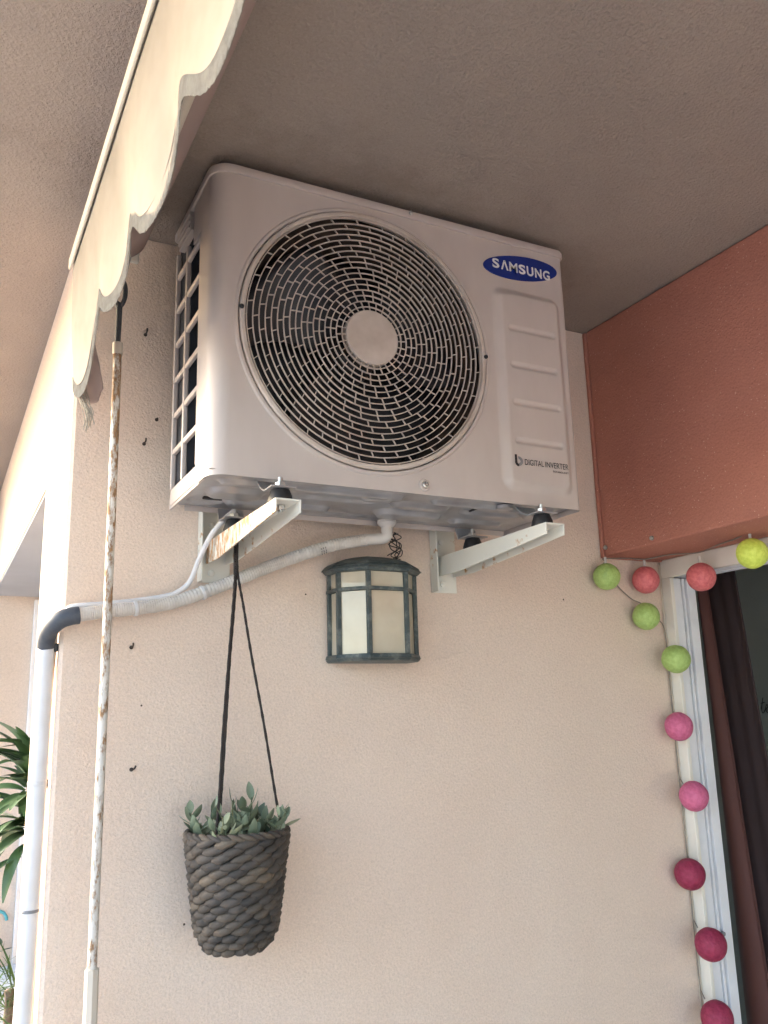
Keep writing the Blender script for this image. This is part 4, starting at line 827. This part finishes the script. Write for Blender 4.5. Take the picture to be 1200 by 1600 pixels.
for bx2, by2, bz2, r, mk_, lab in BALLS:
    t = thing('ball_light', lab, 'ball light', (bx2, by2, bz2), 'thread ball lights strung around the door')
    m = MB(); sx = random.uniform(0.97, 1.03); 
    NU, NVv = 40, 24; vv = []; ph = random.uniform(0, 6)
    for j in range(1, NVv):
        b_ = PI * j / NVv
        for i in range(NU):
            a_ = 2 * PI * i / NU; rr = r * (1 + 0.010 * math.sin(3 * a_ + ph) * math.sin(b_) + 0.008 * math.sin(5 * b_ + 2 * a_ + ph) + random.uniform(-0.003, 0.003))
            vv.append((bx2 + rr * math.sin(b_) * math.cos(a_) * sx, by2 + rr * math.sin(b_) * math.sin(a_) * sx, bz2 + rr * math.cos(b_)))
    n0 = len(vv); vv += [(bx2, by2, bz2 + r), (bx2, by2, bz2 - r)]
    ff = [(j * NU + i, j * NU + (i + 1) % NU, (j + 1) * NU + (i + 1) % NU, (j + 1) * NU + i) for j in range(NVv - 2) for i in range(NU)]
    ff += [(n0, (i + 1) % NU, i) for i in range(NU)] + [(n0 + 1, (NVv - 2) * NU + i, (NVv - 2) * NU + (i + 1) % NU) for i in range(NU)]
    m.add(vv, ff); m.build('ball', MT[mk_], t, smooth='all')
    # little lamp holder and its lead
    if bz2 > 1.85:
        top = Vector((bx2, by2, bz2 + r)); MB().tube([top - Vector((0, 0, 0.006)), top + Vector((0, 0, 0.015))], 0.0032, 8).build('lamp_holder', MT['nozzle'], t, smooth=True); hooks.append(top + Vector((0, 0.006, 0.022)))
    else:
        d = (Vector((XD - 0.012, -0.004, bz2 + 0.02)) - Vector((bx2, by2, bz2))).normalized(); p0 = Vector((bx2, by2, bz2)) + d * r * 0.95
        MB().tube([p0, p0 + d * 0.012], 0.0032, 8).build('lamp_holder', MT['nozzle'], t, smooth=True)
lc = MB()
lc.tube(spline([(1.14, -0.6, 1.952), (1.14, -0.5, 1.951), (1.16, -0.42, 1.955), (1.19, -0.345, 1.960), (1.20, -0.30, 1.951), (1.21, -0.24, 1.948), (1.222, -0.166, 1.943), (1.20, -0.10, 1.948), (1.178, -0.040, 1.946), (1.15, -0.014, 1.951), (1.10, -0.012, 1.9485), (1.064, -0.020, 1.944), (1.060, -0.03, 1.936)], 8), 0.0015, 6)
lc.tube(spline([(1.060, -0.03, 1.936), (1.072, -0.012, 1.925), (1.11, -0.008, 1.885), (1.15, -0.010, 1.853), (1.178, -0.012, 1.842), (1.20, -0.008, 1.825), (1.235, -0.006, 1.805), (1.252, -0.006, 1.78), (1.254, -0.006, 1.70), (1.252, -0.006, 1.5), (1.254, -0.006, 1.3), (1.252, -0.006, 1.1), (1.254, -0.006, 0.9), (1.253, -0.006, 0.6)], 8), 0.0015, 6)
for bx2, by2, bz2, r, mk_, lab in BALLS:
    if bz2 < 1.75: lc.tube(spline([(1.253, -0.006, bz2 + 0.035), (1.250, -0.014, bz2 + 0.030), (1.246, -0.024, bz2 + 0.022)], 4), 0.0013, 6)
o = lc.build('light_cord', MT['cord'], None, smooth='all'); tag(o, 'thin cord that links the ball lights around the door', 'cord')

# ================================================================ bay beyond the corner
wf = thing('far_window_frame', 'white window frame on the far wall behind the downpipe', 'window frame', (0.05, 2.19, ZF))
MB().box((0.010, 2.165, ZF), (0.030, 2.1995, 2.085)).build('outer_profile', MT['track'], wf, bevel=0.002)
MB().box((0.0305, 2.180, ZF), (0.062, 2.1995, 2.075)).build('inner_profile', MT['track'], wf, bevel=0.002)
MB().box((0.0625, 2.192, ZF), (0.5, 2.1995, 2.07)).build('pane', MT['dark'], wf)

long_leaf = [leaf_mesh('leaf', MT['leaf'][k], 0.15, 0.046, c, nu=10, fold=0.25) for k in (0, 1, 2) for c in (-0.35, -0.65)]
sh_ = thing('leafy_shrub', 'shrub with long glossy dark leaves behind the white downpipe', 'plant', (-0.10, 0.92, ZF))
MB().tube(spline([(-0.05, 0.95, ZF), (-0.062, 0.93, 0.7), (-0.080, 0.92, 1.30), (-0.095, 0.90, 1.46)], 6), [0.016 - 0.010 * i / 18 for i in range(19)], 8).build('stem', MT['bark'], sh_, smooth='all')
random.seed(31)
for k in range(84):
    t = random.random(); z = 1.33 + 0.20 * t
    az = random.uniform(-2.9, 0.4) + PI / 2 + 0.0; az = random.uniform(0.2, 2 * PI - 0.2)
    el_ = random.uniform(-0.2, 0.55) + 0.75 * t; s = random.uniform(0.7, 1.1) * (1.0 - 0.2 * t)
    mtx = Matrix.Translation((-0.092 + random.uniform(-0.014, 0.014), 0.90 + random.uniform(-0.015, 0.015), z)) @ Matrix.Rotation(az, 4, 'Z') @ Matrix.Rotation(el_, 4, 'X') @ Matrix.Rotation(random.uniform(-0.4, 0.4), 4, 'Y') @ Matrix.Scale(s, 4)
    inst('leaf', random.choices(long_leaf, weights=[4, 3, 4, 3, 0.6, 0.6])[0], sh_, mtx)
for (x, z, az, el_, s) in ((-0.10, 1.325, 1.25, -0.25, 1.15), (-0.10, 1.27, 1.9, -0.1, 1.05), (-0.095, 1.30, 2.4, -0.5, 0.8)):
    inst('leaf', long_leaf[3], sh_, Matrix.Translation((x, 0.90, z)) @ Matrix.Rotation(az, 4, 'Z') @ Matrix.Rotation(el_, 4, 'X') @ Matrix.Scale(s, 4))
# low spiky plant with a pale trunk
gpnt = thing('spiky_plant', 'low spiky green plant with pale trunk at the bottom corner', 'plant', (-0.115, 1.0, ZF))
MB().tube(spline([(-0.085, 1.0, ZF), (-0.098, 1.0, 0.4), (-0.088, 1.0, 0.75), (-0.10, 1.0, 0.94)], 8), [0.014 + 0.003 * math.sin(i * 1.3) for i in range(25)], 10).build('trunk', MT['bark'], gpnt, smooth='all')
blade = [leaf_mesh('blade', MT['grass'][k], 0.13, 0.007, c, nu=8, fold=0.3) for k in (0, 1) for c in (-0.3, -0.7)]
for k in range(110):
    mtx = Matrix.Translation((-0.108 + random.uniform(-0.05, 0.03), 0.99 + random.uniform(-0.05, 0.05), random.uniform(0.86, 0.97))) @ Matrix.Rotation(random.uniform(0, 2 * PI), 4, 'Z') @ Matrix.Rotation(random.uniform(0.1, 1.4), 4, 'X') @ Matrix.Scale(random.uniform(0.5, 1.05), 4)
    inst('blade', random.choice(blade), gpnt, mtx)
# white planter box and turquoise hoop further back
wp = thing('planter_box', 'pale bluish white box planter below the far wall', 'planter', (-0.05, 2.0, ZF))
m = MB(); m.prism([(-0.35, 1.86, ZF), (0.02, 1.86, ZF), (0.035, 1.84, 0.75), (-0.365, 1.84, 0.70)], (0, 0.26, 0)); m.build('box_body', MT['potwhite'], wp, bevel=0.006)
hp_ = MB(); hp_.tube([(-0.052 + 0.036 * math.cos(t), 2.19, 0.880 + 0.036 * math.sin(t)) for t in [PI * i / 14 for i in range(15)]] + [(-0.088, 2.19, 0.80)], 0.0055, 8)
o = hp_.build('garden_hoop', MT['turq'], None, smooth='all'); tag(o, 'small turquoise arch ornament on the far wall', 'ornament')
tw = thing('wall_twig_plant', 'tiny dark leafy twig under the turquoise arch', 'plant', (-0.06, 2.1, 0.75))
for k in range(14):
    inst('leaf', LM[random.choice([2, 3])], tw, Matrix.Translation((-0.055 + random.uniform(-0.02, 0.025), 2.1, 0.80 + random.uniform(-0.03, 0.04))) @ Matrix.Rotation(random.uniform(0, 6.28), 4, 'Z') @ Matrix.Rotation(random.uniform(0, 1.2), 4, 'X') @ Matrix.Scale(1.1, 4))
MB().tube([(-0.06, 2.1, 0.73), (-0.056, 2.1, 0.84)], 0.002, 6).build('stem', MT['stem'], tw)
